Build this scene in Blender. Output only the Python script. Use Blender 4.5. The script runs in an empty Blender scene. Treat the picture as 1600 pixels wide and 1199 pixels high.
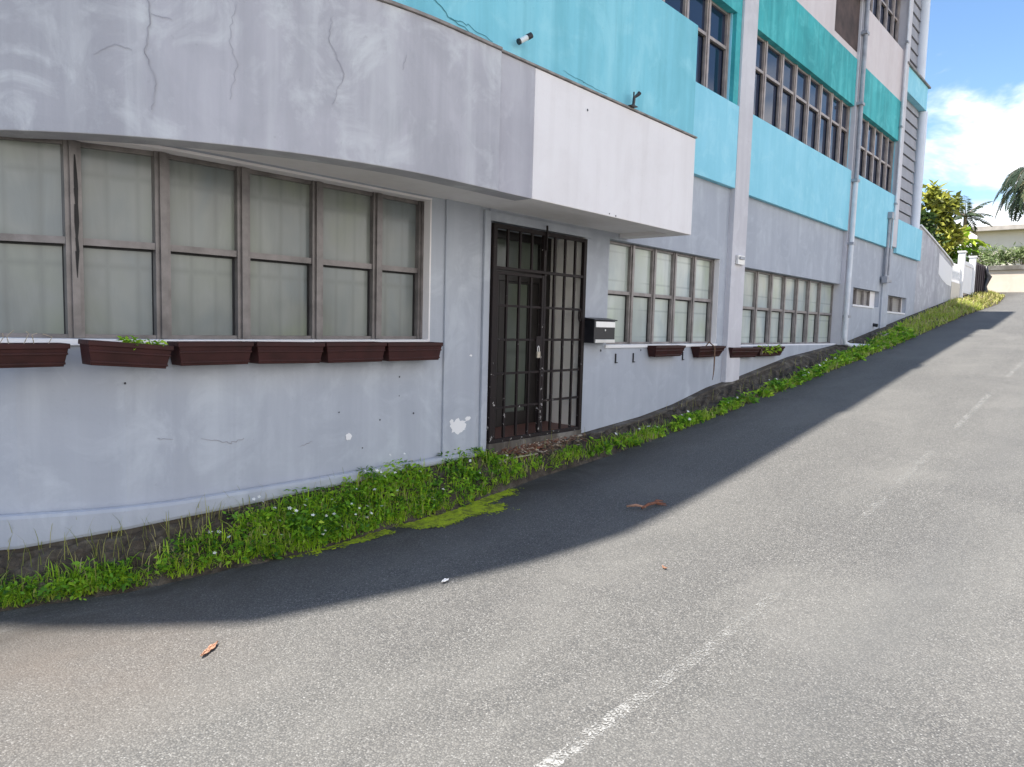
import bpy, math, random
import numpy as np
from mathutils import Matrix, Vector
random.seed(7)
rng = np.random.default_rng(11)
scene = bpy.context.scene
R_ = math.radians

# ------------------------------------------------------------------ camera, sky, sun
K = 1.35          # metres per survey unit
EYE = 1.24        # eye height above the level part of the road, in units
def w3(p): return (p[0]*K, p[1]*K, (p[2]+EYE)*K)

cam = bpy.data.cameras.new('camera')
cam.sensor_fit = 'HORIZONTAL'; cam.sensor_width = 36.0
cam.lens = 36.0*1118/1600
cam.clip_start = 0.05; cam.clip_end = 3000
camo = bpy.data.objects.new('camera', cam); scene.collection.objects.link(camo)
RM = [[0.66223265, -0.04649007, 0.74785465], [-0.74884032, -0.07595274, 0.6583839], [0.0261933, -0.99602703, -0.08511203]]
m = Matrix(((RM[0][0], -RM[0][1], -RM[0][2], 0), (RM[1][0], -RM[1][1], -RM[1][2], 0), (RM[2][0], -RM[2][1], -RM[2][2], EYE*K), (0, 0, 0, 1)))
camo.matrix_world = m
scene.camera = camo

SA, SB = 0.39, 0.18            # horizontal drift of the sunlight per unit of fall (+x, -y)
sun_dir = Vector((-SA, SB, 1)).normalized()
sun_el = math.asin(sun_dir.z); sun_az = math.atan2(sun_dir.x, sun_dir.y)
sl = bpy.data.lights.new('sun', 'SUN'); sl.energy = 3.1; sl.angle = R_(0.8); sl.color = (1.0, 0.955, 0.89)
so = bpy.data.objects.new('sun', sl); scene.collection.objects.link(so)
so.rotation_euler = sun_dir.to_track_quat('Z', 'Y').to_euler()
so.location = (0, 0, 40)

wd = bpy.data.worlds.new('World'); scene.world = wd; wd.use_nodes = True
nt = wd.node_tree; nt.nodes.clear()
def N(nt, t, **kw):
    n = nt.nodes.new(t)
    for k, v in kw.items():
        if k.startswith('i_'):
            key = k[2:]; key = int(key) if key.isdigit() else key.replace('_', ' ')
            n.inputs[key].default_value = v
        else: setattr(n, k, v)
    return n
def L(nt, a, b): nt.links.new(a, b)
sky = N(nt, 'ShaderNodeTexSky', sky_type='NISHITA', sun_disc=False, sun_elevation=sun_el, sun_rotation=sun_az, altitude=100.0, air_density=1.0, dust_density=0.6, ozone_density=1.6)
bg = N(nt, 'ShaderNodeBackground', i_Strength=0.06)
tc = N(nt, 'ShaderNodeTexCoord')
mp = N(nt, 'ShaderNodeMapping'); mp.inputs['Scale'].default_value = (1.0, 1.0, 2.6); mp.inputs['Location'].default_value = (0.35, 0.1, 0.12)
cn = N(nt, 'ShaderNodeTexNoise', i_Scale=3.6, i_Detail=7.0, i_Roughness=0.56)
cn.inputs['Distortion'].default_value = 0.5
sx = N(nt, 'ShaderNodeSeparateXYZ')
er = N(nt, 'ShaderNodeValToRGB')       # cloud cover by height: broken bank low down, clear above
e = er.color_ramp.elements
e[0].position = 0.0; e[0].color = (.60, .60, .60, 1); e[1].position = 1.0; e[1].color = (.1, .1, .1, 1)
for pos, v in ((.06, .50), (.11, .53), (.155, .50), (.20, .60), (.25, .63), (.285, .46), (.33, .32), (.5, .22)):
    q = er.color_ramp.elements.new(pos); q.color = (v, v, v, 1)
ad = N(nt, 'ShaderNodeMath', operation='ADD'); ml = N(nt, 'ShaderNodeMapRange', i_1=1.0, i_2=1.20)
ml.interpolation_type = 'SMOOTHSTEP'
mixc = N(nt, 'ShaderNodeMix', data_type='RGBA')
mixc.inputs[7].default_value = (10.2, 10.0, 10.0, 1)
L(nt, tc.outputs['Generated'], mp.inputs[0]); L(nt, mp.outputs[0], cn.inputs['Vector']); L(nt, tc.outputs['Generated'], sx.inputs[0])
side = N(nt, 'ShaderNodeMapRange', i_1=-.25, i_2=-.9, i_3=0.0, i_4=.5); L(nt, sx.outputs[1], side.inputs[0])  # added unseen cloud across the road, brightens the shaded side
ad0 = N(nt, 'ShaderNodeMath', operation='ADD'); L(nt, er.outputs[0], ad0.inputs[0]); L(nt, side.outputs[0], ad0.inputs[1])
L(nt, sx.outputs[2], er.inputs[0]); L(nt, ad0.outputs[0], ad.inputs[0]); L(nt, cn.outputs[0], ad.inputs[1]); L(nt, ad.outputs[0], ml.inputs[0])
L(nt, ml.outputs[0], mixc.inputs[0]); hs = N(nt, 'ShaderNodeHueSaturation', i_Saturation=1.12, i_Value=1.2); L(nt, sky.outputs[0], hs.inputs['Color']); L(nt, hs.outputs[0], mixc.inputs[6]); L(nt, mixc.outputs[2], bg.inputs[0])
L(nt, bg.outputs[0], N(nt, 'ShaderNodeOutputWorld').inputs[0])

scene.view_settings.view_transform = 'Standard'; scene.view_settings.look = 'None'
scene.view_settings.exposure = 1.8; scene.view_settings.gamma = 1.0
scene.render.engine = 'CYCLES'
scene.cycles.max_bounces = 6; scene.cycles.use_denoising = True

# ------------------------------------------------------------------ materials
def newmat(name):
    mt = bpy.data.materials.new(name); mt.use_nodes = True
    t = mt.node_tree; t.nodes.clear()
    out = N(t, 'ShaderNodeOutputMaterial'); b = N(t, 'ShaderNodeBsdfPrincipled')
    L(t, b.outputs[0], out.inputs[0])
    return mt, t, b
def pos(t, scale=(1, 1, 1), loc=(0, 0, 0)):
    g = N(t, 'ShaderNodeNewGeometry'); mpn = N(t, 'ShaderNodeMapping')
    mpn.inputs['Scale'].default_value = scale; mpn.inputs['Location'].default_value = loc
    L(t, g.outputs['Position'], mpn.inputs[0]); return mpn.outputs[0]
def noise(t, vec, scale, detail=5, rough=.55, dist=0.0):
    n = N(t, 'ShaderNodeTexNoise', i_Scale=scale, i_Detail=detail, i_Roughness=rough); n.inputs['Distortion'].default_value = dist
    L(t, vec, n.inputs['Vector']); return n.outputs[0]
def ramp(t, fac, stops):
    r = N(t, 'ShaderNodeValToRGB'); el = r.color_ramp.elements
    el[0].position, el[1].position = stops[0][0], stops[-1][0]
    el[0].color, el[1].color = (*stops[0][1], 1), (*stops[-1][1], 1)
    for p, c in stops[1:-1]:
        q = el.new(p); q.color = (*c, 1)
    L(t, fac, r.inputs[0]); return r.outputs[0]
def mix(t, fac, a, b, mode='MIX'):
    n = N(t, 'ShaderNodeMix', data_type='RGBA', blend_type=mode)
    for sock, v in ((0, fac), (6, a), (7, b)):
        if hasattr(v, 'is_linked') or hasattr(v, 'links'): L(t, v, n.inputs[sock])
        else: n.inputs[sock].default_value = v if sock == 0 else (*v, 1)
    return n.outputs[2]
def rng_(t, v, a, b, c=0.0, d=1.0):
    n = N(t, 'ShaderNodeMapRange', i_1=a, i_2=b, i_3=c, i_4=d); L(t, v, n.inputs[0]); return n.outputs[0]
def math_(t, op, a, b=None):
    n = N(t, 'ShaderNodeMath', operation=op)
    for i, v in enumerate((a, b)):
        if v is None: continue
        if isinstance(v, (int, float)): n.inputs[i].default_value = v
        else: L(t, v, n.inputs[i])
    return n.outputs[0]
def bump(t, b, h, strength=.3, dist=.01):
    n = N(t, 'ShaderNodeBump', i_Strength=strength, i_Distance=dist); L(t, h, n.inputs['Height']); L(t, n.outputs[0], b.inputs['Normal'])
MAT = {}
def stucco(name, base, dirt, pale, streak=.5, blotch=.6, rough=.82, bmp=.35):
    """painted render: blotches, rain streaks, pale patches, fine grain"""
    mt, t, b = newmat(name)
    v = pos(t)
    big = noise(t, v, .9, 6, .6, .6)
    med = noise(t, v, 2.6, 7, .66, .8)
    pch = noise(t, pos(t, (1, 1, .7), (7, 3, 5)), 1.7, 7, .68, 1.2)
    st = noise(t, pos(t, (5.5, 5.5, .35)), 1.0, 5, .6, .2)
    sw = noise(t, pos(t, (1.5, 1.5, .12), (3, 9, 0)), 1.0, 6, .62, .3)
    sp = noise(t, v, 26, 3, .6)
    c = mix(t, rng_(t, big, .40, .64, 0, blotch), base, dirt)
    c = mix(t, rng_(t, med, .50, .68, 0, blotch), c, pale)
    c = mix(t, rng_(t, pch, .56, .70, 0, blotch*.7), c, dirt)
    c = mix(t, rng_(t, sw, .53, .68, 0, streak*.8), c, dirt)
    c = mix(t, rng_(t, sw, .45, .32, 0, streak*.8), c, pale)
    c = mix(t, rng_(t, st, .50, .74, 0, streak), c, dirt)
    c = mix(t, rng_(t, st, .48, .28, 0, streak*.6), c, pale)
    c = mix(t, rng_(t, sp, .66, .78, 0, .3), c, tuple(x*.7 for x in dirt))
    L(t, c, b.inputs['Base Color']); b.inputs['Roughness'].default_value = rough
    fine = noise(t, v, 55, 4, .6); h = math_(t, 'ADD', math_(t, 'MULTIPLY', big, 1.6), math_(t, 'MULTIPLY', fine, .35))
    bump(t, b, h, bmp, .012)
    MAT[name] = mt; return mt
stucco('grey_stucco', (.46, .455, .49), (.355, .355, .385), (.57, .585, .60), .75, 1.0)
stucco('grey_panel', (.42, .41, .45), (.33, .325, .36), (.50, .50, .53), .5, .8)
stucco('grey_stucco_low', (.405, .43, .48), (.345, .37, .42), (.475, .51, .555), .6, .8)
stucco('white_stucco', (.79, .76, .76), (.66, .625, .615), (.82, .80, .80), .38, .4)
stucco('column_stucco', (.60, .585, .61), (.48, .465, .49), (.68, .67, .69), .4, .6)
stucco('cream_stucco', (.66, .60, .60), (.56, .49, .48), (.72, .67, .66), .35, .45)
stucco('teal_light', (.29, .66, .80), (.225, .58, .71), (.37, .72, .84), .55, .7)
stucco('teal_upper', (.22, .59, .70), (.16, .475, .56), (.31, .67, .76), .8, .8)
stucco('teal_dark', (.055, .45, .47), (.03, .29, .31), (.12, .56, .57), .9, .8)
stucco('concrete', (.21, .20, .18), (.09, .08, .065), (.32, .31, .29), .4, .8, .9, .6)
stucco('foundation', (.085, .070, .055), (.034, .027, .020), (.21, .195, .17), .5, 1.0, .95, 1.0)
stucco('house_wall', (.66, .61, .53), (.58, .53, .45), (.72, .67, .60), .2, .3)
stucco('boundary', (.66, .57, .47), (.54, .46, .37), (.72, .64, .55), .3, .5)
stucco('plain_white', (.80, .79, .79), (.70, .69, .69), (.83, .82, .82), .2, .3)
stucco('porch_plaster', (.86, .82, .75), (.78, .74, .67), (.88, .85, .79), .3, .4)
def simple(name, col, rough=.5, metal=0.0, vary=.25, scale=9.0, spec=.5, bmp=0.0):
    mt, t, b = newmat(name); v = pos(t); n = noise(t, v, scale, 5, .6)
    c = mix(t, rng_(t, n, .3, .75), tuple(x*(1-vary) for x in col), tuple(min(1, x*(1+vary)) for x in col))
    L(t, c, b.inputs['Base Color']); b.inputs['Metallic'].default_value = metal
    L(t, rng_(t, n, .3, .7, max(.02, rough-.08), min(1, rough+.1)), b.inputs['Roughness'])
    b.inputs['Specular IOR Level'].default_value = spec
    if bmp: bump(t, b, noise(t, v, scale*6, 3), bmp, .004)
    MAT[name] = mt; return mt
simple('bronze_frame', (.185, .168, .162), .36, .35, .4, 6)
simple('tan_frame', (.26, .235, .225), .4, .3, .35, 6)
simple('dark_gap', (.012, .011, .011), .7)
simple('pale_frame', (.36, .31, .285), .45, .3, .3, 8)
simple('planter_plastic', (.040, .0115, .0105), .5, 0, .35, 7, .25)
simple('soil', (.05, .033, .022), .95, 0, .5, 30, .1, .8)
simple('black_metal', (.012, .012, .016), .35, 0, .3, 12)
simple('silver', (.72, .71, .69), .35, .4, .1, 8)
simple('brass', (.55, .5, .42), .35, .8, .2, 30)
simple('white_pipe', (.62, .64, .67), .45, 0, .15, 5)
simple('grey_pipe', (.33, .34, .37), .5, .2, .3, 5)
simple('lamp_white', (.72, .78, .78), .4, 0, .1, 10)
simple('louvre_grey', (.30, .30, .325), .6, 0, .2, 4)
simple('column_white', (.70, .74, .80), .7, 0, .08, 2)
simple('crack', (.345, .34, .37), .95)
simple('pin_hole', (.06, .06, .07), .95)
simple('crack_teal', (.07, .26, .30), .95)
simple('stain_dark', (.085, .06, .055), .9, 0, .6, 3)
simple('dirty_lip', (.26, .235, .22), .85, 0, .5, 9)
simple('door_dark', (.016, .013, .012), .4, 0, .3, 8)
simple('dead_leaf', (.20, .075, .04), .75, 0, .5, 60)
simple('pale_leaf', (.40, .21, .13), .75, 0, .4, 60)
simple('paper', (.62, .62, .62), .8)
simple('twig', (.42, .36, .27), .85, 0, .4, 40)
simple('bark_chip', (.17, .10, .065), .9, 0, .7, 40)
simple('roof_tile', (.42, .38, .34), .85, 0, .2, 3)
simple('trunk', (.20, .16, .125), .9, 0, .4, 8, .2, .5)
simple('petal', (.80, .80, .74), .7)
simple('dark_wood', (.035, .022, .028), .6, 0, .4, 5)

def iron():
    mt, t, b = newmat('gate_iron'); v = pos(t)
    n = noise(t, v, 19, 6, .68, .6); z = N(t, 'ShaderNodeSeparateXYZ'); L(t, v, z.inputs[0])
    low = rng_(t, z.outputs[2], 1.8, .5, 0, .075)         # paint has flaked most on the lower bars
    pk = rng_(t, math_(t, 'ADD', math_(t, 'ADD', n, low), rng_(t, math_(t, 'ABSOLUTE', math_(t, 'SUBTRACT', z.outputs[0], 5.77)), .0, .05, .05, 0)), .69, .71)
    rust = mix(t, noise(t, v, 9, 4), (.006, .005, .006), (.018, .009, .008))
    L(t, mix(t, pk, rust, (.50, .47, .45)), b.inputs['Base Color']); b.inputs['Roughness'].default_value = .62; b.inputs['Specular IOR Level'].default_value = .3
    bump(t, b, n, .5, .003); MAT['gate_iron'] = mt
iron()
def pane_mat(name, base, grid, rough=.16, pitch=(.15, .42), gs=.55, off=0.0):
    """obscured glass with the burglar bars behind it faintly showing"""
    mt, t, b = newmat(name); v = pos(t); s = N(t, 'ShaderNodeSeparateXYZ'); L(t, v, s.inputs[0])
    def lines(c, p, w):
        f = math_(t, 'ABSOLUTE', math_(t, 'SUBTRACT', math_(t, 'FRACT', math_(t, 'DIVIDE', c, p)), .5))
        return rng_(t, f, w*.2, w*3.2, 1, 0)
    g = math_(t, 'MAXIMUM', lines(s.outputs[0], pitch[0], .045), lines(math_(t, 'ADD', s.outputs[2], off), pitch[1], .018))
    n = noise(t, v, 1.3, 4); c = mix(t, rng_(t, n, .3, .7), base, tuple(x*1.25 for x in base))
    tone = noise(t, pos(t, (1.6, 1.6, 1.3), (2, 5, 1)), 1.0, 3, .5, .3)
    c = mix(t, rng_(t, tone, .50, .68, 0, .6), c, (base[0]*1.02, base[1]*1.08, base[2]*.80)); c = mix(t, rng_(t, tone, .48, .34, 0, .6), c, (base[0]*.72, base[1]*.82, base[2]*.95))
    dirt = noise(t, pos(t, (5, 5, .8)), 1, 6, .65, .5); c = mix(t, rng_(t, dirt, .45, .70, 0, .45), c, tuple(x*.7 for x in base))
    c = mix(t, math_(t, 'MULTIPLY', g, gs), c, grid)
    L(t, c, b.inputs['Base Color']); L(t, rng_(t, n, .3, .7, rough, rough+.12), b.inputs['Roughness'])
    bump(t, b, noise(t, v, 5, 2), .05, .02); MAT[name] = mt
pane_mat('pane_frosted', (.200, .213, .197), (.135, .145, .134), .11, (.165, .56), .38)
pane_mat('pane_blind', (.42, .46, .43), (.24, .275, .255), .12, (3.1, .34), .5)
pane_mat('pane_louvre', (.26, .245, .235), (.10, .095, .09), .3, (3.0, .06), .6)
pane_mat('pane_porch', (.10, .115, .10), (.05, .055, .05), .15, (3.1, .9), .3)
def glass_dark():
    mt, t, b = newmat('pane_dark'); v = pos(t); n = noise(t, v, .8, 3)
    L(t, mix(t, n, (.008, .014, .036), (.016, .028, .06)), b.inputs['Base Color']); b.inputs['Roughness'].default_value = .06
    b.inputs['IOR'].default_value = 1.42
    bump(t, b, noise(t, v, 1.5, 2), .06, .03); MAT['pane_dark'] = mt
glass_dark()
def tiles():
    mt, t, b = newmat('red_tile')
    br = N(t, 'ShaderNodeTexBrick', offset=0.0); L(t, pos(t), br.inputs['Vector']); br.inputs['Scale'].default_value = 1
    br.inputs['Brick Width'].default_value = .2; br.inputs['Row Height'].default_value = .2; br.inputs['Mortar Size'].default_value = .006
    br.inputs['Color1'].default_value = (.15, .055, .04, 1); br.inputs['Color2'].default_value = (.19, .075, .055, 1); br.inputs['Mortar'].default_value = (.09, .06, .05, 1)
    L(t, mix(t, noise(t, pos(t), 6, 5), br.outputs[0], (.13, .07, .055)), b.inputs['Base Color']); b.inputs['Roughness'].default_value = .55; MAT['red_tile'] = mt
tiles()
def asphalt(name, gain=1.0):
    mt, t, b = newmat(name); v = pos(t); s = N(t, 'ShaderNodeSeparateXYZ'); L(t, v, s.inputs[0])
    vo = N(t, 'ShaderNodeTexVoronoi', i_Scale=128.0); L(t, v, vo.inputs['Vector'])
    cs = N(t, 'ShaderNodeSeparateColor'); L(t, vo.outputs['Color'], cs.inputs[0])
    stone = ramp(t, cs.outputs[0], [(0, (.062*gain, .059*gain, .054*gain)), (.45, (.118*gain, .112*gain, .102*gain)), (.8, (.182*gain, .172*gain, .155*gain)), (.95, (.22*gain, .212*gain, .195*gain)), (1, (.34*gain, .33*gain, .31*gain))])
    edge = rng_(t, vo.outputs['Distance'], .40, .80); c = mix(t, edge, stone, (.045*gain, .045*gain, .045*gain))
    fine = noise(t, v, 210, 3, .6); c = mix(t, rng_(t, fine, .35, .7, 0, .5), c, (.13*gain, .127*gain, .12*gain))
    worn = noise(t, pos(t, (.22, .9, 1)), 1.0, 5, .6); c = mix(t, rng_(t, worn, .38, .70, 0, .55), c, mix(t, .5, c, (.17*gain, .165*gain, .15*gain)))
    blot = noise(t, v, .55, 5, .6, .5); c = mix(t, rng_(t, blot, .46, .70, 0, .34), c, mix(t, .55, c, (.06, .06, .06)))
    oil = noise(t, pos(t, (.8, 1.3, 1), (4, 2, 0)), 1.4, 7, .7, 1.0); c = mix(t, rng_(t, oil, .60, .76, 0, .26), c, (.055, .053, .05))
    dust = noise(t, pos(t, (.5, .8, 1), (1, 7, 0)), 1.0, 6, .65, .6); c = mix(t, rng_(t, dust, .46, .70, 0, .38), c, (.19, .182, .165))
    gut = math_(t, 'MULTIPLY', rng_(t, s.outputs[1], 3.55, 4.3), rng_(t, oil, .35, .6, .3, .9)); c = mix(t, gut, c, (.042, .036, .030))
    # wheel track polished darker along the lane, and washed-down dirt at the low end by the wall
    trk = math_(t, 'ABSOLUTE', math_(t, 'SUBTRACT', s.outputs[1], .95)); c = mix(t, math_(t, 'MULTIPLY', rng_(t, trk, 0, .42, .40, 0), rng_(t, worn, .3, .7)), c, (.075, .075, .075))
    dn = noise(t, v, 1.1, 5, .6); dx = rng_(t, s.outputs[0], 2.3, 1.0); dy = rng_(t, math_(t, 'ABSOLUTE', math_(t, 'SUBTRACT', s.outputs[1], 3.6)), .9, .2)
    c = mix(t, math_(t, 'MULTIPLY', math_(t, 'MULTIPLY', dx, dy), rng_(t, dn, .3, .65, .1, .55)), c, (.145, .117, .095))
    L(t, c, b.inputs['Base Color']); L(t, rng_(t, fine, .3, .7, .72, .92), b.inputs['Roughness']); b.inputs['Specular IOR Level'].default_value = .35
    h = math_(t, 'ADD', math_(t, 'MULTIPLY', vo.outputs['Distance'], -.9), math_(t, 'MULTIPLY', fine, .5)); bump(t, b, h, .55, .006)
    MAT[name] = mt; return t, b, c
asphalt('asphalt')
def marking():
    mt, t, b = newmat('worn_paint'); v = pos(t); s = N(t, 'ShaderNodeSeparateXYZ'); L(t, v, s.inputs[0])
    vo = N(t, 'ShaderNodeTexVoronoi', i_Scale=128.0); L(t, v, vo.inputs['Vector']); cs = N(t, 'ShaderNodeSeparateColor'); L(t, vo.outputs['Color'], cs.inputs[0])
    n = noise(t, v, 9, 6, .68); m = noise(t, v, 60, 3, .6)
    L(t, mix(t, n, (.28, .274, .257), (.37, .363, .342)), b.inputs['Base Color']); b.inputs['Roughness'].default_value = .85
    cov = N(t, 'ShaderNodeValToRGB'); el = cov.color_ramp.elements; el[0].position = 0; el[0].color = (.55, .55, .55, 1); el[1].position = 1; el[1].color = (.40, .40, .40, 1)
    for p_, c_ in ((.10, .53), (.145, .45), (.2, .37), (.27, .37), (.45, .42), (.7, .43)): q = el.new(p_); q.color = (c_, c_, c_, 1)
    L(t, rng_(t, s.outputs[0], 0, 20), cov.inputs[0])
    ed = rng_(t, math_(t, 'ABSOLUTE', math_(t, 'SUBTRACT', s.outputs[1], 1.165*K)), .030, .062, 0, .55)
    k = math_(t, 'ADD', math_(t, 'MULTIPLY', n, .75), math_(t, 'MULTIPLY', m, .45)); k = math_(t, 'ADD', k, math_(t, 'MULTIPLY', cs.outputs[0], .35)); k = math_(t, 'ADD', k, ed)
    al = rng_(t, math_(t, 'SUBTRACT', k, cov.outputs[0]), .10, .34, .92, 0); L(t, al, b.inputs['Alpha']); MAT['worn_paint'] = mt
marking()
def ground_mats():
    mt, t, b = newmat('verge_soil'); v = pos(t); a = noise(t, v, 7, 7, .65); d = noise(t, v, 40, 4, .6)
    c = ramp(t, a, [(.3, (.024, .018, .013)), (.48, (.065, .048, .034)), (.6, (.11, .09, .066)), (.75, (.20, .18, .15))]); c = mix(t, rng_(t, d, .35, .7, 0, .5), c, (.03, .028, .018))
    L(t, c, b.inputs['Base Color']); b.inputs['Roughness'].default_value = .95; bump(t, b, math_(t, 'ADD', a, math_(t, 'MULTIPLY', d, .5)), 1.0, .04); MAT['verge_soil'] = mt
    mt, t, b = newmat('dry_ground'); v = pos(t); a = noise(t, v, .7, 7, .6)
    L(t, ramp(t, a, [(.3, (.07, .08, .03)), (.55, (.13, .12, .05)), (.75, (.19, .16, .09))]), b.inputs['Base Color']); b.inputs['Roughness'].default_value = .95; MAT['dry_ground'] = mt
    mt, t, b = newmat('moss'); v = pos(t); a = noise(t, v, 11, 7, .7, .4); d = noise(t, v, 90, 3, .6)
    c = ramp(t, a, [(.30, (.085, .07, .022)), (.38, (.17, .19, .014)), (.50, (.36, .44, .008)), (.62, (.44, .54, .008)), (.8, (.50, .54, .02))]); c = mix(t, rng_(t, d, .4, .75, 0, .6), c, (.10, .14, .01))
    L(t, c, b.inputs['Base Color']); b.inputs['Roughness'].default_value = .95; bump(t, b, d, .9, .012); MAT['moss'] = mt
ground_mats()
def leafmat(name, stops, transl=.35):
    mt = bpy.data.materials.new(name); mt.use_nodes = True; t = mt.node_tree; t.nodes.clear()
    out = N(t, 'ShaderNodeOutputMaterial'); at = N(t, 'ShaderNodeAttribute', attribute_name='tint')
    c = ramp(t, at.outputs['Fac'], stops)
    d = N(t, 'ShaderNodeBsdfPrincipled'); d.inputs['Roughness'].default_value = .55; d.inputs['Specular IOR Level'].default_value = .3
    tr = N(t, 'ShaderNodeBsdfTranslucent'); mx = N(t, 'ShaderNodeMixShader', i_0=transl)
    L(t, c, d.inputs['Base Color']); L(t, c, tr.inputs[0]); L(t, d.outputs[0], mx.inputs[1]); L(t, tr.outputs[0], mx.inputs[2]); L(t, mx.outputs[0], out.inputs[0]); MAT[name] = mt
leafmat('grass_blade', [(0, (.08, .17, .02)), (.4, (.28, .50, .03)), (.75, (.52, .72, .05)), (.93, (.54, .54, .16)), (1, (.60, .50, .30))], .45)
leafmat('verge_blade', [(0, (.09, .13, .025)), (.4, (.25, .37, .045)), (.75, (.42, .53, .08)), (.93, (.52, .50, .17)), (1, (.58, .49, .27))], .42)
leafmat('weed_leaf', [(0, (.05, .14, .02)), (.4, (.18, .40, .03)), (.8, (.40, .66, .045)), (1, (.56, .72, .07))], .42)
leafmat('dry_grass', [(0, (.15, .20, .03)), (.5, (.34, .34, .08)), (1, (.50, .43, .20))])
leafmat('croton', [(0, (.035, .045, .014)), (.3, (.13, .15, .03)), (.6, (.36, .38, .05)), (.85, (.62, .58, .14)), (1, (.72, .64, .36))])
leafmat('bush_dark', [(0, (.018, .035, .014)), (.5, (.04, .075, .022)), (1, (.09, .14, .035))])
leafmat('banana', [(0, (.06, .13, .014)), (.5, (.18, .34, .02)), (1, (.42, .52, .06))])
leafmat('feathery', [(0, (.07, .11, .05)), (.5, (.16, .23, .09)), (1, (.32, .37, .18))])
leafmat('palm_leaf', [(0, (.018, .028, .018)), (.5, (.045, .07, .035)), (.85, (.10, .13, .06)), (1, (.20, .18, .10))])

# ------------------------------------------------------------------ mesh helpers (coordinates in survey units)
col = scene.collection
def parent_to(o, p):
    if p is not None:
        o.parent = p; o.matrix_parent_inverse = Matrix.Translation(p.location).inverted()
class MB:
    def __init__(s): s.v = []; s.f = []; s.mi = []
    def face(s, pts, mi=0):
        b = len(s.v); s.v += [tuple(p) for p in pts]; s.f.append(tuple(range(b, b+len(pts)))); s.mi.append(mi)
    def box(s, x0, x1, y0, y1, z0, z1, mi=0):
        s.prism([(x0, y0), (x1, y0), (x1, y1), (x0, y1)], z0, z1, mi)
    def hexa(s, lo, hi, mi=0):       # two quads (counter-clockwise seen from outside hi)
        b = len(s.v); s.v += [tuple(p) for p in lo]+[tuple(p) for p in hi]; n = len(lo)
        s.f.append(tuple(b+i for i in reversed(range(n)))); s.f.append(tuple(b+n+i for i in range(n)))
        for i in range(n): s.f.append((b+i, b+(i+1) % n, b+n+(i+1) % n, b+n+i))
        s.mi += [mi]*(n+2)
    def prism(s, poly, z0, z1, mi=0):
        s.hexa([(x, y, z0) for x, y in poly], [(x, y, z1) for x, y in poly], mi)
    def sweep(s, path, thick, z0, z1, mi=0):   # wall along a plan path running left to right, thickness to its left (inwards)
        n = len(path); inn = offset(path, thick); b = len(s.v)
        f0 = z0 if callable(z0) else (lambda x: z0)
        for (x, y), (xi, yi) in zip(path, inn): s.v += [(x, y, f0(x)), (x, y, z1), (xi, yi, z1), (xi, yi, f0(x))]
        for i in range(n-1):
            p, q = b+4*i, b+4*i+4
            for a, c in ((0, 1), (1, 2), (2, 3), (3, 0)): s.f.append((p+a, q+a, q+c, p+c)); s.mi.append(mi)
        s.f.append((b, b+1, b+2, b+3)); s.f.append((b+4*n-1, b+4*n-2, b+4*n-3, b+4*n-4)); s.mi += [mi, mi]
    def tube(s, pts, r, n=8, mi=0, caps=True):
        pts = [Vector(p) for p in pts]; rs = r if isinstance(r, (list, tuple)) else [r]*len(pts); b = len(s.v); up = None
        for i, p in enumerate(pts):
            d = (pts[min(i+1, len(pts)-1)]-pts[max(i-1, 0)]).normalized()
            if up is None: up = Vector((0, 0, 1)) if abs(d.z) < .9 else Vector((1, 0, 0))
            a = d.cross(up).normalized(); c = a.cross(d).normalized(); up = c
            for k in range(n):
                an = 2*math.pi*k/n; q = p+(a*math.cos(an)+c*math.sin(an))*rs[i]; s.v.append(tuple(q))
        for i in range(len(pts)-1):
            for k in range(n):
                s.f.append((b+i*n+k, b+i*n+(k+1) % n, b+(i+1)*n+(k+1) % n, b+(i+1)*n+k)); s.mi.append(mi)
        if caps:
            s.f.append(tuple(b+k for k in reversed(range(n)))); s.f.append(tuple(b+(len(pts)-1)*n+k for k in range(n))); s.mi += [mi, mi]
    def build(s, name, mats, parent=None, bevel=0.0, smooth=False, rot=None):
        vs = s.v
        if rot:                                   # (pivot, matrix)
            pv = Vector(rot[0]); vs = [tuple(pv+rot[1] @ (Vector(p)-pv)) for p in vs]
        me = bpy.data.meshes.new(name); me.from_pydata([w3(p) for p in vs], [], s.f)
        for k in ([mats] if isinstance(mats, str) else mats): me.materials.append(MAT[k])
        me.polygons.foreach_set('material_index', s.mi)
        if smooth: me.polygons.foreach_set('use_smooth', [True]*len(s.f))
        me.update()
        o = bpy.data.objects.new(name, me); col.objects.link(o); parent_to(o, parent)
        if bevel:
            bv = o.modifiers.new('bevel', 'BEVEL'); bv.width = bevel; bv.segments = 2; bv.limit_method = 'ANGLE'
        return o
def offset(path, d):
    out = []
    for i, (x, y) in enumerate(path):
        t = Vector((0, 0))
        if i > 0: t += (Vector(path[i])-Vector(path[i-1])).normalized()
        if i < len(path)-1: t += (Vector(path[i+1])-Vector(path[i])).normalized()
        t.normalize(); out.append((x-t.y*d, y+t.x*d))
    return out
def tag(o, label, cat, group=None):
    o['label'] = label; o['category'] = cat
    if group: o['group'] = group
    return o
def thing(name, base, label, cat, group=None):
    o = bpy.data.objects.new(name, None); o.location = w3(base); o.empty_display_size = .2; col.objects.link(o)
    return tag(o, label, cat, group)
def structure(o): o['kind'] = 'structure'; return o
def stuff(o, label=None, cat=None):
    o['kind'] = 'stuff'
    if label: o['label'] = label
    if cat: o['category'] = cat
    return o
def interp(L_): 
    xs, ys = zip(*L_); return lambda x: float(np.interp(x, xs, ys))
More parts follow.
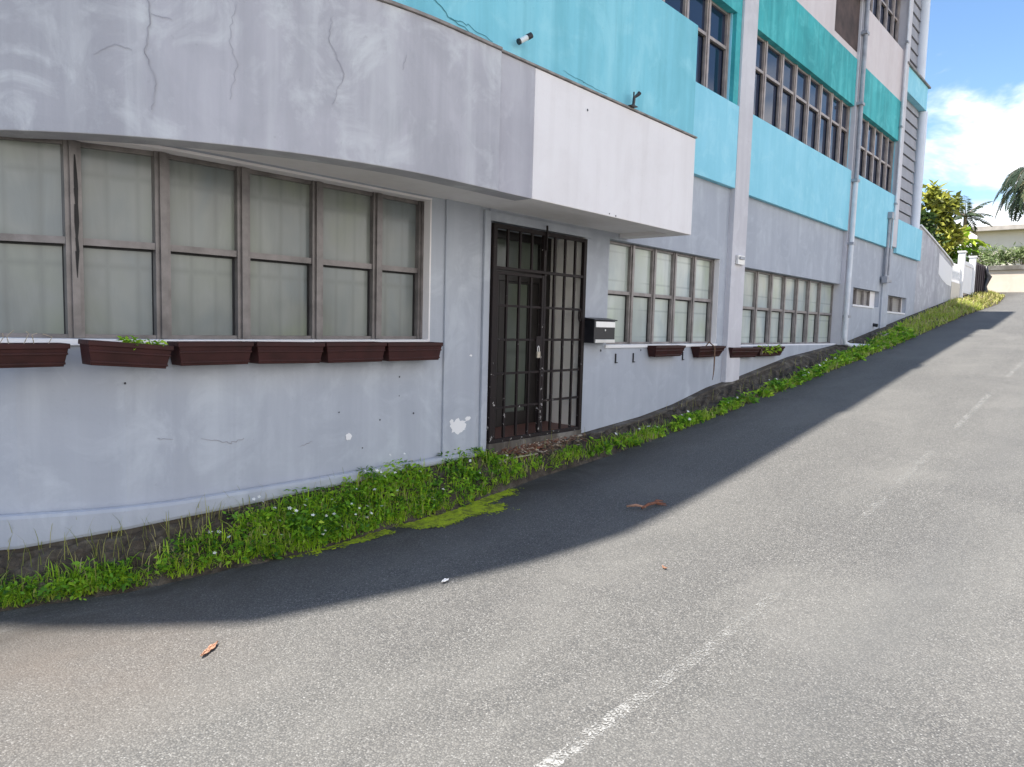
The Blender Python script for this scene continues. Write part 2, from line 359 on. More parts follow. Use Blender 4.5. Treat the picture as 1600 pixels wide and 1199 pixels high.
def npmesh(name, V, F, mat, tint=None, parent=None):
    """many small faces from arrays: V (n,3) in units, F (m,k)"""
    me = bpy.data.meshes.new(name); V = np.asarray(V, float).copy(); V[:, 2] += EYE; V *= K
    F = np.asarray(F, np.int32); k = F.shape[1]
    me.vertices.add(len(V)); me.vertices.foreach_set('co', V.ravel()); me.loops.add(F.size); me.loops.foreach_set('vertex_index', F.ravel())
    me.polygons.add(len(F)); me.polygons.foreach_set('loop_start', np.arange(0, F.size, k, dtype=np.int32))
    if tint is not None:
        a = me.attributes.new('tint', 'FLOAT', 'POINT'); a.data.foreach_set('value', np.asarray(tint, np.float32))
    me.update(calc_edges=True); me.validate()
    me.materials.append(MAT[mat]); o = bpy.data.objects.new(name, me); col.objects.link(o); parent_to(o, parent); return o

# ------------------------------------------------------------------ ground
def zr(x): return -1.24+.112*.6*math.log1p(math.exp(min(60, (min(x, 25.6)-3.2)/.6)))
zrv = np.vectorize(zr)
re_ = interp([(-40, 3.9), (-1, 3.85), (.3, 3.6), (.76, 3.45), (1.2, 3.31), (1.64, 3.27), (2.1, 3.2), (2.6, 3.24), (3.1, 3.21), (3.5, 3.26), (4.05, 3.28), (4.44, 3.23), (5.25, 3.15), (6.27, 3.08), (8.6, 3.02), (12.5, 2.94), (18, 2.9), (21, 2.75), (23.5, 2.95), (25.4, 3.6)])
bz = interp([(-3, -1.1), (.87, -1.05), (1.09, -1.02), (1.45, -.985), (1.95, -.97), (2.6, -.953), (3.58, -.932), (4.83, -.914), (5.79, -.846), (6.39, -.773), (7.14, -.637), (7.85, -.563), (9.39, -.356), (11.75, -.172), (15.1, .267), (19.1, .76), (22, 1.08), (25.4, 1.32)])
WP = [(0, 6.5), (0.0, 5.0), (.1, 4.55), (.3, 4.2), (.6, 3.92), (.91, 3.72), (1.13, 3.615), (1.3, 3.55), (1.5, 3.51), (1.75, 3.5), (3.15, 3.5), (3.69, 3.5)]
Wy = interp([(-3, 8), (0, 5.0)]+WP[2:]+[(3.7, 3.5), (4.0, 3.49), (17.5, 3.49), (19.35, 3.49), (25.6, 3.9)])

xs = [-40, -20, -10, -5, -2, -1]+[round(-.5+.05*i, 3) for i in range(132)]+[6.1+.2*i for i in range(98)]+[25.6]
b = MB(); cols = []
for x in xs:
    ye = re_(x); e = .018*math.sin(x*9)+.012*math.sin(x*23+1)
    cols.append([(x, y, zr(x)) for y in (-14, -6, -3, -1, 0, 1, 2, 2.6, ye+e+.06)])
for c0, c1 in zip(cols, cols[1:]):
    for i in range(8): b.face((c0[i], c1[i], c1[i+1], c0[i+1]))
structure(b.build('road', 'asphalt', smooth=False))
b = MB()
gx = [-300, -60, -20, 0, 2, 3, 4, 6, 12, 20, 25.6, 40, 90, 400]
for x0, x1 in zip(gx, gx[1:]):
    b.face(((x0, -300, zr(x0)-.05), (x1, -300, zr(x1)-.05), (x1, 300, zr(x1)-.05), (x0, 300, zr(x0)-.05)))
structure(b.build('ground', 'dry_ground'))
# verge: soil bank between the asphalt edge and the wall
def verge_z(x, t):
    lo, hi = zr(x), bz(x); p = t**.85
    if 4.9 < x < 12.5: p = t**(.85+.75*min(1, (x-4.9)/.6)*min(1, (12.5-x)/1.5))
    if 3.55 < x < 4.95: p = t**.45
    if x > 12.5: p = t**.75
    return lo+(hi-lo)*p
def verge_pt(x, t): 
    y0, y1 = re_(x), Wy(x); return (x, y0+(y1-y0)*t, verge_z(x, t))
b = MB(); prev = None
vx = [-3, -1.5, -.5]+[-.2+.04*i for i in range(165)]+[6.4+.1*i for i in range(191)]
for x in vx:
    cur = []
    for j in range(13):
        t = j/11.0; p = verge_pt(x, min(t, 1)); n = .016*math.sin(31*x+9*t*3)+.014*math.sin(53*x-17*t)+random.uniform(-.012, .012)
        edge = 1 if 0 < j < 9 else .25 if j < 11 and j else 0
        y = p[1]+(.10 if j == 12 else 0)-(.02 if j == 0 else 0)
        cur.append((x, y, p[2]+n*edge-(.006 if j == 0 else 0)-(.05*max(0, min(1, (2.0-x)/1.0)) if j > 9 else 0)))
    if prev:
        for i in range(12): b.face((prev[i], cur[i], cur[i+1], prev[i+1]))
    prev = cur
structure(b.build('verge', 'verge_soil'))
# worn centre line, and its faded continuation up the hill
b = MB()
from mathutils import noise as mnoise
b = MB()
for x0, x1 in ((-6, -4.2), (-2.6, -.6), (.6, 3.2), (4.5, 6.2), (7.0, 8.9), (10.0, 12.4), (14.5, 16.5)):
    x = x0
    while x < x1-1e-6:
        xe = min(x+.15, x1); b.face([(x, 1.165-.052, zr(x)+.0022), (xe, 1.165-.052, zr(xe)+.0022), (xe, 1.165+.052, zr(xe)+.0022), (x, 1.165+.052, zr(x)+.0022)]); x = xe
structure(b.build('road_marking', 'worn_paint'))

# ------------------------------------------------------------------ the building
BLD = thing('office_building', (8, 3.49, bz(8)), 'long two tone building with grey ground floor, turquoise upper bands and a curved canopy corner', 'building')
YF = 3.49; TH = .28
zlow = lambda x: bz(x)-.35
# ground floor walls, pieces butted round the openings
b = MB()
path_full = WP
path_win = [p for p in WP if p[0] < 3.15]+[(3.15, 3.5)]
b.sweep(path_win, .2, zlow, -.14)
b.sweep(path_win, .2, .766, 1.5)
def blk(x0, x1, z0, z1, y0=YF, mi=0): b.box(x0, x1, y0, y0+TH, z0, z1, mi)
b.box(3.15, 3.69, 3.5, 3.78, -1.6, 1.5)
blk(3.69, 4.82, .705, 1.5)
blk(4.82, 5.18, -1.6, 1.5)
blk(5.18, 7.30, -1.4, -.185); blk(5.18, 7.30, .735, 1.5)
blk(7.30, 7.66, -1.4, 2.36)
blk(7.66, 11.42, -1.2, -.205); blk(7.66, 11.42, .70, 1.5)
blk(11.42, 12.0, -.7, 2.36)
blk(12.0, 13.47, -.7, .42); blk(12.0, 13.47, .69, 1.5)
blk(13.47, 13.93, -.5, 2.0)
blk(13.93, 15.33, -.3, .37); blk(13.93, 15.33, .66, 1.5)
blk(15.33, 15.97, -.3, 1.5)
b.build('ground_floor_wall', 'grey_stucco_low', BLD)
# peeling patches, hairline cracks and pin holes belong to the wall skin
def crack_on(fn, pts, w=.006, jit=.012, n=7, mat='crack', name='crack'):
    b = MB(); P = []; w = w*.33
    for (a, c), (a2, c2) in zip(pts, pts[1:]):
        for i in range(n):
            f_ = i/n; P.append((a+(a2-a)*f_+random.uniform(-jit, jit), c+(c2-c)*f_+random.uniform(-jit, jit)*.6))
    P.append(pts[-1])
    for i, ((a, c), (a2, c2)) in enumerate(zip(P, P[1:])):
        dx, dz = a2-a, c2-c; l = math.hypot(dx, dz) or 1; k0 = w*.5*(.5+.5*math.sin(3.1*(i+.5)/len(P))+.2); nx, nz = -dz/l*k0, dx/l*k0
        b.face([fn(a-nx, c-nz), fn(a2-nx, c2-nz), fn(a2+nx, c2+nz), fn(a+nx, c+nz)])
    b.build(name, mat, BLD)
wl = lambda a, c: (a, Wy(a)-.003, c)
crack_on(wl, [(1.64, -.62), (1.78, -.66), (1.86, -.64)], .008)
crack_on(wl, [(2.2, -.72), (2.27, -.70)], .008); crack_on(wl, [(1.42, -.6), (1.5, -.61)], .006)
for a, c, r in ((2.45, -.55, .005), (2.75, -.62, .006), (2.9, -.48, .004), (3.02, -.6, .007), (2.62, -.78, .005), (1.3, -.33, .006), (2.9, -.36, .006), (5.1, -.22, .012), (5.75, -.225, .010), (6.5, -.24, .011), (3.95, 1.41, -.009), (4.25, .775, -.006), (4.33, .77, -.007)):
    yy = Wy(a)-.003 if r > 0 else 2.875; r = abs(r); b = MB(); b.face([(a+r*math.cos(k*1.05), yy, c+r*math.sin(k*1.05)) for k in range(6)]); b.build('pin_hole', 'pin_hole', BLD)
def patch(pts, y_, mat='plain_white'):
    b = MB(); b.face([(x, y_, z) for x, z in pts]); b.build('bare_plaster', mat, BLD)
def blot(cx_, cz_, r_, sq=.75, n=22, seed=1):
    rr = random.Random(seed); return [(cx_+r_*math.cos(6.283*k/n)*(.62+.55*rr.random()), cz_+r_*sq*math.sin(6.283*k/n)*(.62+.55*rr.random())) for k in range(n)]
patch(blot(3.42, -.72, .085, .62, 26, 4), 3.4825); patch(blot(3.50, -.675, .03, .6, 14, 5), 3.4825); patch(blot(3.345, -.68, .022, .8, 12, 7), 3.4825); patch(blot(3.52, -.235, .014, .6, 10, 3), 3.4825); patch(blot(2.52, -.70, .026, .9, 16, 9), 3.4965)
# pilaster beside the gate and raised surround
b = MB(); b.box(3.27, 3.585, 3.484, 3.499, -1.3, 1.2); b.build('pilaster', 'grey_stucco_low', BLD, .004)
b = MB(); b.box(3.63, 3.69, 3.478, 3.499, -1.1, .77); b.box(3.69, 4.90, 3.478, 3.489, .705, .77); b.build('gate_surround', 'grey_stucco_low', BLD, .004)
# plinth along the low end
b = MB(); pl = [p for p in WP if p[0] < 3.4 and p[1] < 5.1]+[(3.25, 3.5), (3.685, 3.5)]
b.sweep(offset(pl, -.042), .040, lambda x: bz(x)-.02, -.908); b.build('plinth', 'grey_stucco_low', BLD, .026)
b = MB(); b.sweep(offset(pl, -.022), .020, lambda x: bz(x)-.30, -.96); b.build('foundation', 'foundation', BLD)
b = MB(); n = 60
pp = [(4.83+i*(19.2-4.83)/n) for i in range(n+1)]
for a, c in zip(pp, pp[1:]):
    b.hexa([(a, 3.43, bz(a)-.3), (c, 3.43, bz(c)-.3), (c, 3.488, bz(c)-.3), (a, 3.488, bz(a)-.3)], [(a, 3.43, bz(a)-.012), (c, 3.43, bz(c)-.012), (c, 3.488, bz(c)-.003), (a, 3.488, bz(a)-.003)])
b.build('footing', 'foundation', BLD)

# curved canopy: grey parapet, white end, soffit, turquoise storey above
def arc(y0, R, x0=2.68, a1=90):
    cy = y0+R; return [(x0-R*math.sin(R_(k)), cy-R*math.cos(R_(k))) for k in range(a1, 0, -3)]+[(x0, y0)]
def fpath(off, xe, xb=None):
    p = [(2.68-2.35+off, 8.0)]+arc(2.88+off, 2.35-off); p += [(xe, 2.88+off)]; return p
b = MB(); b.sweep(fpath(-.022, 3.085), .14, .752, 1.532); b.build('canopy_parapet', 'grey_stucco', BLD, .006)
b = MB(); b.box(3.0855, 3.41, 2.88, 3.02, .757, 1.535); b.build('canopy_joint_panel', 'grey_panel', BLD, .004)
b = MB(); b.box(3.4105, 5.46, 2.877, 3.02, .757, 1.533); b.box(5.32, 5.46, 3.0202, 3.488, .757, 1.533); b.build('canopy_white_end', 'white_stucco', BLD, .006)
b = MB(); lp = fpath(-.034, 3.08); b.sweep(lp, .03, 1.533, 1.549); b.box(3.081, 5.47, 2.866, 2.9, 1.5365, 1.549); b.build('canopy_coping', 'dirty_lip', BLD, .003)  # dirty coping; dark tone also paints the lip's shadow over the grey parapet
b = MB()
sp_ = fpath(.117, 3.0)[1:]+[(3.69, 2.997), (4.85, 2.997), (5.319, 2.997)]; dp = offset(sp_, .85)
for i in range(len(sp_)-1): b.face([(*sp_[i], .79), (*dp[i], .79), (*dp[i+1], .79), (*sp_[i+1], .79)])
b.build('soffit', 'white_stucco', BLD)
fpx = fpath(-.0245, 3.08)
def on_f(a, c):
    y = float(np.interp(a, [p[0] for p in fpx[1:]], [p[1] for p in fpx[1:]])); return (a, y-.0015, c)
b = MB()
crack_on(on_f, [(1.315, 1.38), (1.33, 1.27), (1.31, 1.12), (1.345, .98), (1.33, .87)], .010, .006)
crack_on(on_f, [(1.33, 1.27), (1.40, 1.255)], .006, .004)
crack_on(on_f, [(1.62, 1.36), (1.60, 1.22), (1.625, 1.1), (1.60, .95)], .006, .006); crack_on(on_f, [(2.02, 1.40), (2.0, 1.3), (2.07, 1.15), (2.02, 1.0)], .008, .008)
crack_on(on_f, [(2.40, 1.32), (2.38, 1.24)], .007, .004)
crack_on(on_f, [(1.15, 1.08), (1.22, 1.13), (1.27, 1.11)], .007, .004)
b = MB(); b.sweep(fpath(.02, 5.46), .14, 1.5495, 2.43); b.box(5.32, 5.46, 3.041, 3.489, 1.534, 2.43)
b.prism(fpath(.161, 5.319)+[(5.319, 3.488), (4.5, 3.488), (2.0, 8.0)], 2.36, 2.42); b.build('turquoise_storey', 'teal_upper', BLD, .006)
tpx = fpath(.0195, 5.46)
def on_t(a, c):
    y = float(np.interp(a, [p[0] for p in tpx[1:]], [p[1] for p in tpx[1:]])); return (a, y-.002, c)
crack_on(on_t, [(2.0, 1.70), (2.3, 1.68), (2.45, 1.63), (2.6, 1.66), (2.72, 1.60), (2.95, 1.565)], .016, .012, mat='crack_teal')
crack_on(on_t, [(2.72, 1.60), (2.85, 1.61), (3.05, 1.58)], .010, .01, mat='crack_teal'); crack_on(on_t, [(3.70, 1.60), (3.88, 1.59), (3.95, 1.585), (4.2, 1.58)], .009, .008, mat='crack_teal')
# turquoise spandrels, darker lintel bands, pale storey above
for x0, x1, z0, z1 in ((5.462, 7.455, 1.502, 2.36), (7.815, 11.355, 1.485, 2.36), (11.685, 13.845, 1.45, 2.36), (14.155, 15.96, 1.41, 2.0)):
    b = MB(); b.box(x0, x1, 3.435, 3.488, z0, z1); b.build('spandrel_panel', 'teal_light', BLD, .005)
b = MB()
for x0, x1, mi in ((5.462, 7.30, 0), (7.66, 11.42, 0), (12.0, 13.47, 0)): b.box(x0, x1, 3.49, 3.7, 1.5005, 2.355)
b.build('upper_back_wall', 'teal_light', BLD)
for x0, x1 in ((4.4, 7.455), (7.815, 11.355), (11.685, 13.845)):
    b = MB(); b.box(x0, x1, 3.455, 3.69, 3.29, 3.95); b.build('lintel_band', 'teal_dark', BLD, .005)
b = MB(); b.box(7.335, 7.455, 3.455, 3.69, 2.3605, 3.2895); b.build('window_cheek', 'teal_dark', BLD, .004)
b = MB()
for x0, x1 in ((4.4, 7.455), (7.815, 11.355), (11.685, 13.845)):
    b.box(x0, x1, 3.468, 3.69, 3.9505, 4.80); b.box(x0, x1, 3.468, 3.69, 5.75, 6.75)
b.box(15.3, 15.9, 3.75, 4.2, 2.0, 6.75)
b.build('upper_wall', 'cream_stucco', BLD)
b = MB(); b.box(10.35, 11.35, 3.464, 3.4675, 4.05, 4.78); b.build('damp_stain', 'stain_dark', BLD)
b = MB(); b.box(9.8, 11.55, 3.38, 3.70, 4.802, 4.84); b.build('window_ledge', 'dirty_lip', BLD, .004)
# columns
for x0, x1, z0, y0 in ((7.46, 7.81, -.60, 3.432), (11.36, 11.68, -.21, 3.433), (13.85, 14.15, 1.5, 3.44)):
    b = MB(); b.box(x0, x1, y0, 3.60 if z0 < 1 else 3.7, z0, 6.75); b.build('column', 'column_stucco', BLD, .006)
b = MB(); b.box(13.55, 13.93, 3.462, 3.4895, -.4, 1.45); b.build('pilaster', 'grey_stucco_low', BLD, .004)

# windows: mesh = frame; panes and sill below it
def window(xs_, y, z0, z1, trans, pane, fw=.045, fd=.05, sill=True, frame='bronze_frame', plan=None, low_in=.014, sillmat='plain_white', sz=None, ends=True):
    """xs_: mullion centres incl. both ends"""
    P = plan or (lambda x: y); f = MB(); g = MB()
    n = len(xs_)
    for i, x in enumerate(xs_):
        if not ends and i in (0, n-1): continue
        w = fw if 0 < i < n-1 else fw*.8
        f.box(x-w, x+w, P(x)-fd*.5, P(x)+fd*.5, z0, z1)
        f.box(x-w*.45, x+w*.45, P(x)-fd*.72, P(x)-fd*.5-.0005, z0+.002, z1-.002)
    for i in range(n-1):
        a, c = xs_[i]+fw, xs_[i+1]-fw
        if i == 0: a = xs_[i]+fw*.8
        if i == n-2: c = xs_[i+1]-fw*.8
        ya, yc = P(xs_[i]), P(xs_[i+1])
        def bar(zb, zt, d0, d1, mi=0, aa=a, cc=c):
            f.hexa([(aa, ya+d0, zb), (cc, yc+d0, zb), (cc, yc+d1, zb), (aa, ya+d1, zb)], [(aa, ya+d0, zt), (cc, yc+d0, zt), (cc, yc+d1, zt), (aa, ya+d1, zt)], mi)
        bar(z1-.022, z1, -.018, .02); bar(z0, z0+.018, -.02, .03)
        if trans:
            bar(trans-.016, trans+.016, -.022, .022)
            bar(trans-.026, trans-.0165, low_in-.010, low_in-.002, 1)           # dark gasket round the lower sash
            bar(z0+.0185, trans-.0265, low_in-.010, low_in-.002, 1, c-.009, c)
            segs = ((z0+.012, trans-.012, low_in), (trans+.012, z1-.012, .004))
        else: segs = ((z0+.01, z1-.01, .004),)
        for zb, zt, d in segs:
            g.hexa([(a-.012, ya+d, zb), (c+.012, yc+d, zb), (c+.012, yc+d+.008, zb), (a-.012, ya+d+.008, zb)], [(a-.012, ya+d, zt), (c+.012, yc+d, zt), (c+.012, yc+d+.008, zt), (a-.012, ya+d+.008, zt)])
    o = f.build('window', [frame, 'dark_gap'], BLD, .0025)
    g.build('pane', pane, o)
    if sill:
        s = MB()
        if plan:
            sp2 = [(x, P(x)) for x in [xs_[0]+k*(xs_[-1]-xs_[0])/24 for k in range(25)]]; s.sweep(offset(sp2, -.108), .14, z0-.03 if sz is None else sz, z0-.001)
        else: s.box(xs_[0]-.02, xs_[-1]+.02, y-.108, y+.04, z0-.03, z0-.001)
        s.build('sill', sillmat, o, .003)
    return o
Wr = lambda x: Wy(x)+.1
window([-.02, .25, .50, .79, 1.145, 1.497, 1.905, 2.352, 2.777, 3.135], 0, -.125, .764, .318, 'pane_frosted', .035, .06, plan=Wr)
window([5.18, 5.67, 6.06, 6.455, 6.86, 7.285], 3.585, -.17, .733, .29, 'pane_blind', .036, frame='tan_frame')
window([7.66, 8.08, 8.53, 8.98, 9.42, 9.87, 10.32, 10.77, 11.38], 3.61, -.19, .698, .247, 'pane_blind', .042, frame='tan_frame')
window([12.01, 12.4, 12.8, 13.13], 3.585, .424, .688, None, 'pane_louvre', .03, frame='tan_frame')
window([13.94, 14.6, 15.22], 3.585, .374, .658, None, 'pane_louvre', .02, frame='tan_frame')
window([4.5, 5.0, 5.48, 5.95, 6.41, 6.86, 7.31], 3.555, 2.375, 3.288, 2.93, 'pane_dark', .04, sill=False, frame='pale_frame')
window([7.85, 8.26, 8.76, 9.2, 9.66, 10.12, 10.56, 10.98, 11.335], 3.54, 2.362, 3.288, 2.93, 'pane_dark', .042, sill=False, frame='pale_frame')
window([11.75, 12.30, 12.70, 13.1, 13.47, 13.82], 3.55, 2.40, 3.288, 2.85, 'pane_dark', .04, sill=False, frame='pale_frame')
window([8.0, 8.5, 9.0, 9.5, 10.0, 10.5, 11.0, 11.4], 3.60, 4.86, 5.74, 5.3, 'pane_dark', .042, sill=False, frame='pale_frame')
window([11.95, 12.3, 12.7, 13.1, 13.5, 13.8], 3.60, 4.81, 5.74, 5.3, 'pane_dark', .042, sill=False, frame='pale_frame')
b = MB(); hp = [(x, y_) for x, y_ in WP if .2 < x < 3.15]+[(3.15, 3.5)]; b.sweep(offset(hp, -.006), .10, .765, .779); b.build('window_head', 'white_stucco', BLD, .003)
for x0, x1, y0, y1, z0, z1 in ((3.137, 3.149, 3.497, 3.62, -.139, .7645), (7.292, 7.299, 3.492, 3.62, -.183, .733), (11.405, 11.419, 3.492, 3.64, -.203, .698)):
    b = MB(); b.box(x0, x1, y0, y1, z0, z1); b.build('reveal', 'white_stucco', BLD)
b = MB(); zz = [.70, .62, .55, .48, .40, .33, .27, .21, .15]; ww = [.004, .010, .013, .011, .014, .008, .012, .007, .003]
for k in range(8): b.face([(1.148-ww[k]*.4, Wr(1.148)-.0445, zz[k]), (1.148-ww[k+1]*.4+.002*(k % 3), Wr(1.148)-.0445, zz[k+1]), (1.148+ww[k+1], Wr(1.148)-.0445, zz[k+1]), (1.148+ww[k], Wr(1.148)-.0445, zz[k])])
b.build('sealant_streak', 'dark_gap', BLD)
# window cheeks and dark backs
for q_ in ((7.318, 7.333, 3.50, 3.69, 2.3605, 3.2895), (11.345, 11.358, 3.50, 3.69, 2.3605, 3.2895), (13.83, 13.848, 3.50, 3.69, 2.37, 3.288), (13.16, 13.468, 3.56, 3.68, .421, .689), (15.25, 15.328, 3.56, 3.68, .371, .659)):
    b = MB(); b.box(*q_); b.build('reveal', 'white_stucco' if q_[4] < 1 else 'teal_light', BLD)

# louvred stair bay with round columns and projecting beam
for z0, z1, xc in ((2.0, 4.21, 15.70), (4.68, 6.7, 15.28)):
    b = MB(); b.box(14.16, 15.6, 3.66, 3.70, z0, z1)
    z = z0+.03
    while z < z1-.1:
        b.hexa([(14.16, 3.555, z), (15.55, 3.555, z), (15.55, 3.60, z), (14.16, 3.60, z)], [(14.16, 3.575, z+.185), (15.55, 3.575, z+.185), (15.55, 3.61, z+.185), (14.16, 3.61, z+.185)]); z += .205
    b.build('louvre_screen', 'louvre_grey', BLD)
    b = MB(); b.tube([(xc, 3.53, z0), (xc, 3.53, z1)], .092, 28); b.build('round_column', 'column_white', BLD, smooth=False)
b = MB(); b.box(14.02, 15.66, 3.455, 3.75, 4.215, 4.64); b.build('beam', 'teal_light', BLD, .005)
b = MB(); b.box(14.03, 15.74, 3.42, 3.78, 4.6405, 4.67); b.build('beam_flashing', 'dirty_lip', BLD, .003)
b = MB(); b.box(14.156, 15.955, 3.47, 4.2, 1.94, 1.999); b.build('bay_ledge', 'grey_stucco', BLD)

# unseen upper storeys and roof slab, outline shaped to cast the road shade
RO = [(-2.95, 8.5), (-2.9, 6.4), (-2.74, 5.36), (-2.46, 4.80), (-2.30, 4.59), (-2.11, 4.40), (-1.72, 4.06), (-1.12, 3.89), (-.43, 3.71), (.3, 3.575), (1.5, 3.55), (6.0, 3.51), (12.5, 3.455), (12.52, 3.29), (16.4, 3.30), (16.4, 8.5)]
b = MB(); b.prism(RO, 6.751, 6.90); b.build('roof', 'concrete', BLD)
b = MB(); b.prism([(-2.8, 8.4), (-2.6, 5.5), (-1.9, 4.5), (-.4, 4.0), (1.0, 3.80), (4.3, 3.74), (15.85, 3.74), (15.85, 8.4)], 2.431, 6.75); b.build('upper_storeys', 'teal_upper', BLD)
b = MB(); b.box(.3, 3.5, 5.5, 8.3, -1.2, 2.35); b.box(5.0, 15.85, 3.95, 8.3, -1.0, 2.43); b.build('ground_floor_filler', 'grey_stucco', BLD)  # unseen filler blocks added to keep sunlight from coming through

# porch behind the gate
b = MB(); b.box(3.695, 4.849, 3.50, 4.2, -1.5, -.848); b.build('porch_floor', 'red_tile', BLD, .004)
b = MB(); b.box(3.695, 4.815, 3.455, 3.4995, -1.5, -.873); b.build('threshold', 'foundation', BLD, .004)
b = MB(); b.box(4.8505, 4.98, 3.771, 4.15, -.9, .869); b.box(3.55, 3.689, 3.781, 4.15, -.9, .869); b.box(3.6, 4.98, 3.771, 4.2, .87, .95); b.box(4.8155, 4.8195, 3.495, 3.77, -.872, .704); b.build('porch_wall', 'porch_plaster', BLD)
b = MB()
for x0, x1 in ((3.695, 3.75), (4.70, 4.849)): b.box(x0, x1, 3.86, 3.93, -.8475, .62)
b.box(3.75, 4.70, 3.86, 3.93, .655, .72); b.box(3.75, 4.70, 3.86, 3.93, .33, .43); b.box(3.695, 3.75, 3.86, 3.93, .6205, .72); b.box(4.70, 4.849, 3.86, 3.93, .6205, .72)
DR = b.build('front_door', 'door_dark', BLD, .003)
for x0, x1, g0, g1 in ((3.751, 4.215, 3.83, 4.12), (4.217, 4.699, 4.30, 4.575)):
    b = MB(); b.box(x0, g0, 3.87, 3.91, -.847, .329); b.box(g1, x1, 3.87, 3.91, -.847, .329); b.box(g0, g1, 3.87, 3.91, -.847, -.735); b.box(g0, g1, 3.87, 3.91, .315, .329); b.build('door_leaf', 'door_dark', DR, .003)
    b = MB(); b.box(g0, g1, 3.885, 3.895, -.735, .315); b.build('door_glass', 'pane_porch', DR)
b = MB(); b.box(3.75, 4.70, 3.885, 3.895, .43, .655); b.build('transom_glass', 'pane_porch', DR)
b = MB(); b.box(3.69, 4.849, 3.94, 4.15, -.847, .869); b.build('lobby_wall', 'porch_plaster', BLD)

# small fixings along the wall
for x in (5.33, 5.62, 6.55):
    b = MB(); b.box(x-.005, x+.005, 3.478, 3.4895, -.325, -.25); b.box(x-.005, x+.022, 3.474, 3.4895, -.334, -.3255); b.build('hook', 'black_metal', BLD, .001)
b = MB(); b.tube([(13.22, 3.50, .12), (13.22, 3.42, .11)], .03, 10); b.build('drain_spout', 'black_metal', BLD)

# ------------------------------------------------------------------ gate
G = thing('security_gate', (4.25, 3.47, -.9), 'dark iron barred security gate with flaking paint across the porch doorway', 'gate')
y = 3.475; xg0, xg1 = 3.70, 4.815; zb, zt = -.872, .69
b = MB()
for xa, xb in ((xg0, xg0+.038), (xg1-.038, xg1)): b.box(xa, xb, y-.016, y+.016, zb, zt)
b.box(xg0+.038, xg1-.038, y-.014, y+.014, zt-.03, zt); b.box(xg0+.038, xg1-.038, y-.013, y+.013, zb, zb+.026)
b.box(xg0+.038, xg1-.038, y-.013, y+.013, .372, .394); b.build('gate_frame', 'gate_iron', G, .003)
def grille(xa, xb, bars, zlo, zhi, rails):
    b = MB(); r = .0088
    for x in bars: b.box(x-r, x+r, y-r, y+r, zlo, zhi)
    bs = sorted(bars)
    for z in rails:
        for p, q in zip([xa]+bs, bs+[xb]):
            if q-p > .03: b.box(p+(r if p != xa else 0), q-(r if q != xb else 0), y-.006, y+.006, z-.009, z+.009)
    return b
xm = 4.278
bl = [3.862, 3.998, 4.132]; br = [4.41, 4.54, 4.672]
bT = grille(xg0+.038, xg1-.038, bl+br, .394, zt-.03, []); bT.box(xm-.016, xm+.016, y-.015, y+.015, .394, zt-.03); bT.box(xm-.006, xm+.006, y-.03, y-.018, .55, .735); bT.build('fanlight_grille', 'gate_iron', G, .002)
rails = (.118, -.127, -.372, -.62)
b = grille(xg0+.062, xm-.028, bl, zb+.03, .338, rails); b.box(xg0+.041, xg0+.062, y-.012, y+.012, zb+.03, .36); b.box(xm-.028, xm-.003, y-.014, y+.014, zb+.03, .36); b.box(xg0+.062, xm-.028, y-.012, y+.012, .338, .36)
b.box(xm-.085, xm-.030, y-.02, y-.012, -.22, -.10)
b.build('gate_leaf', 'gate_iron', G, .002)
b = grille(xm+.022, xg1-.038, br, zb+.03, .372, (.118, -.127, -.372, -.60)); b.box(xm, xm+.022, y-.014, y+.014, zb+.03, .372); b.build('fixed_grille', 'gate_iron', G, .002)
b = MB(); n = 18
for k in range(n+1): pass
b.tube([(4.735+.017*math.cos(a), y-.02, .07+.045*math.sin(a)) for a in [2*math.pi*k/16 for k in range(17)]], .006, 6, caps=False); b.build('latch_ring', 'gate_iron', G)
PD = thing('padlock', (4.215, 3.45, -.245), 'small brass padlock hanging from the centre bar of the barred gate', 'padlock')
b = MB(); b.box(4.197, 4.233, 3.444, 3.460, -.265, -.215); b.build('lock_body', 'brass', PD, .004)
b = MB(); b.tube([(4.205, 3.452, -.216), (4.205, 3.452, -.19), (4.209, 3.452, -.178), (4.215, 3.452, -.174), (4.221, 3.452, -.178), (4.225, 3.452, -.19), (4.225, 3.452, -.216)], .0035, 6); b.build('shackle', 'silver', PD)

# ------------------------------------------------------------------ mailbox
MBX = thing('mailbox', (5.0, 3.44, -.15), 'black wall mailbox with silver flap and silver foot strip beside the gate', 'mailbox')
b = MB(); b.hexa([(4.845, 3.385, -.152), (5.15, 3.385, -.152), (5.15, 3.489, -.152), (4.845, 3.489, -.152)], [(4.845, 3.385, .032), (5.15, 3.385, .032), (5.15, 3.489, .040), (4.845, 3.489, .040)]); b.build('box_body', 'black_metal', MBX, .003)
b = MB(); b.hexa([(4.828, 3.372, .0335), (5.167, 3.372, .0335), (5.167, 3.489, .0425), (4.828, 3.489, .0425)], [(4.828, 3.372, .043), (5.167, 3.372, .043), (5.167, 3.489, .058), (4.828, 3.489, .058)]); b.build('lid', 'black_metal', MBX, .003)
b = MB(); b.hexa([(4.86, 3.374, -.022), (5.14, 3.374, -.022), (5.14, 3.3845, -.022), (4.86, 3.3845, -.022)], [(4.86, 3.378, .026), (5.14, 3.378, .026), (5.14, 3.3845, .026), (4.86, 3.3845, .026)]); b.build('letter_flap', 'silver', MBX, .002)
b = MB(); b.box(4.855, 5.14, 3.374, 3.3845, -.150, -.122); b.build('foot_strip', 'silver', MBX, .002)
b = MB(); b.tube([(5.0, 3.385, -.045), (5.0, 3.378, -.045)], .008, 12); b.build('lock', 'silver', MBX)

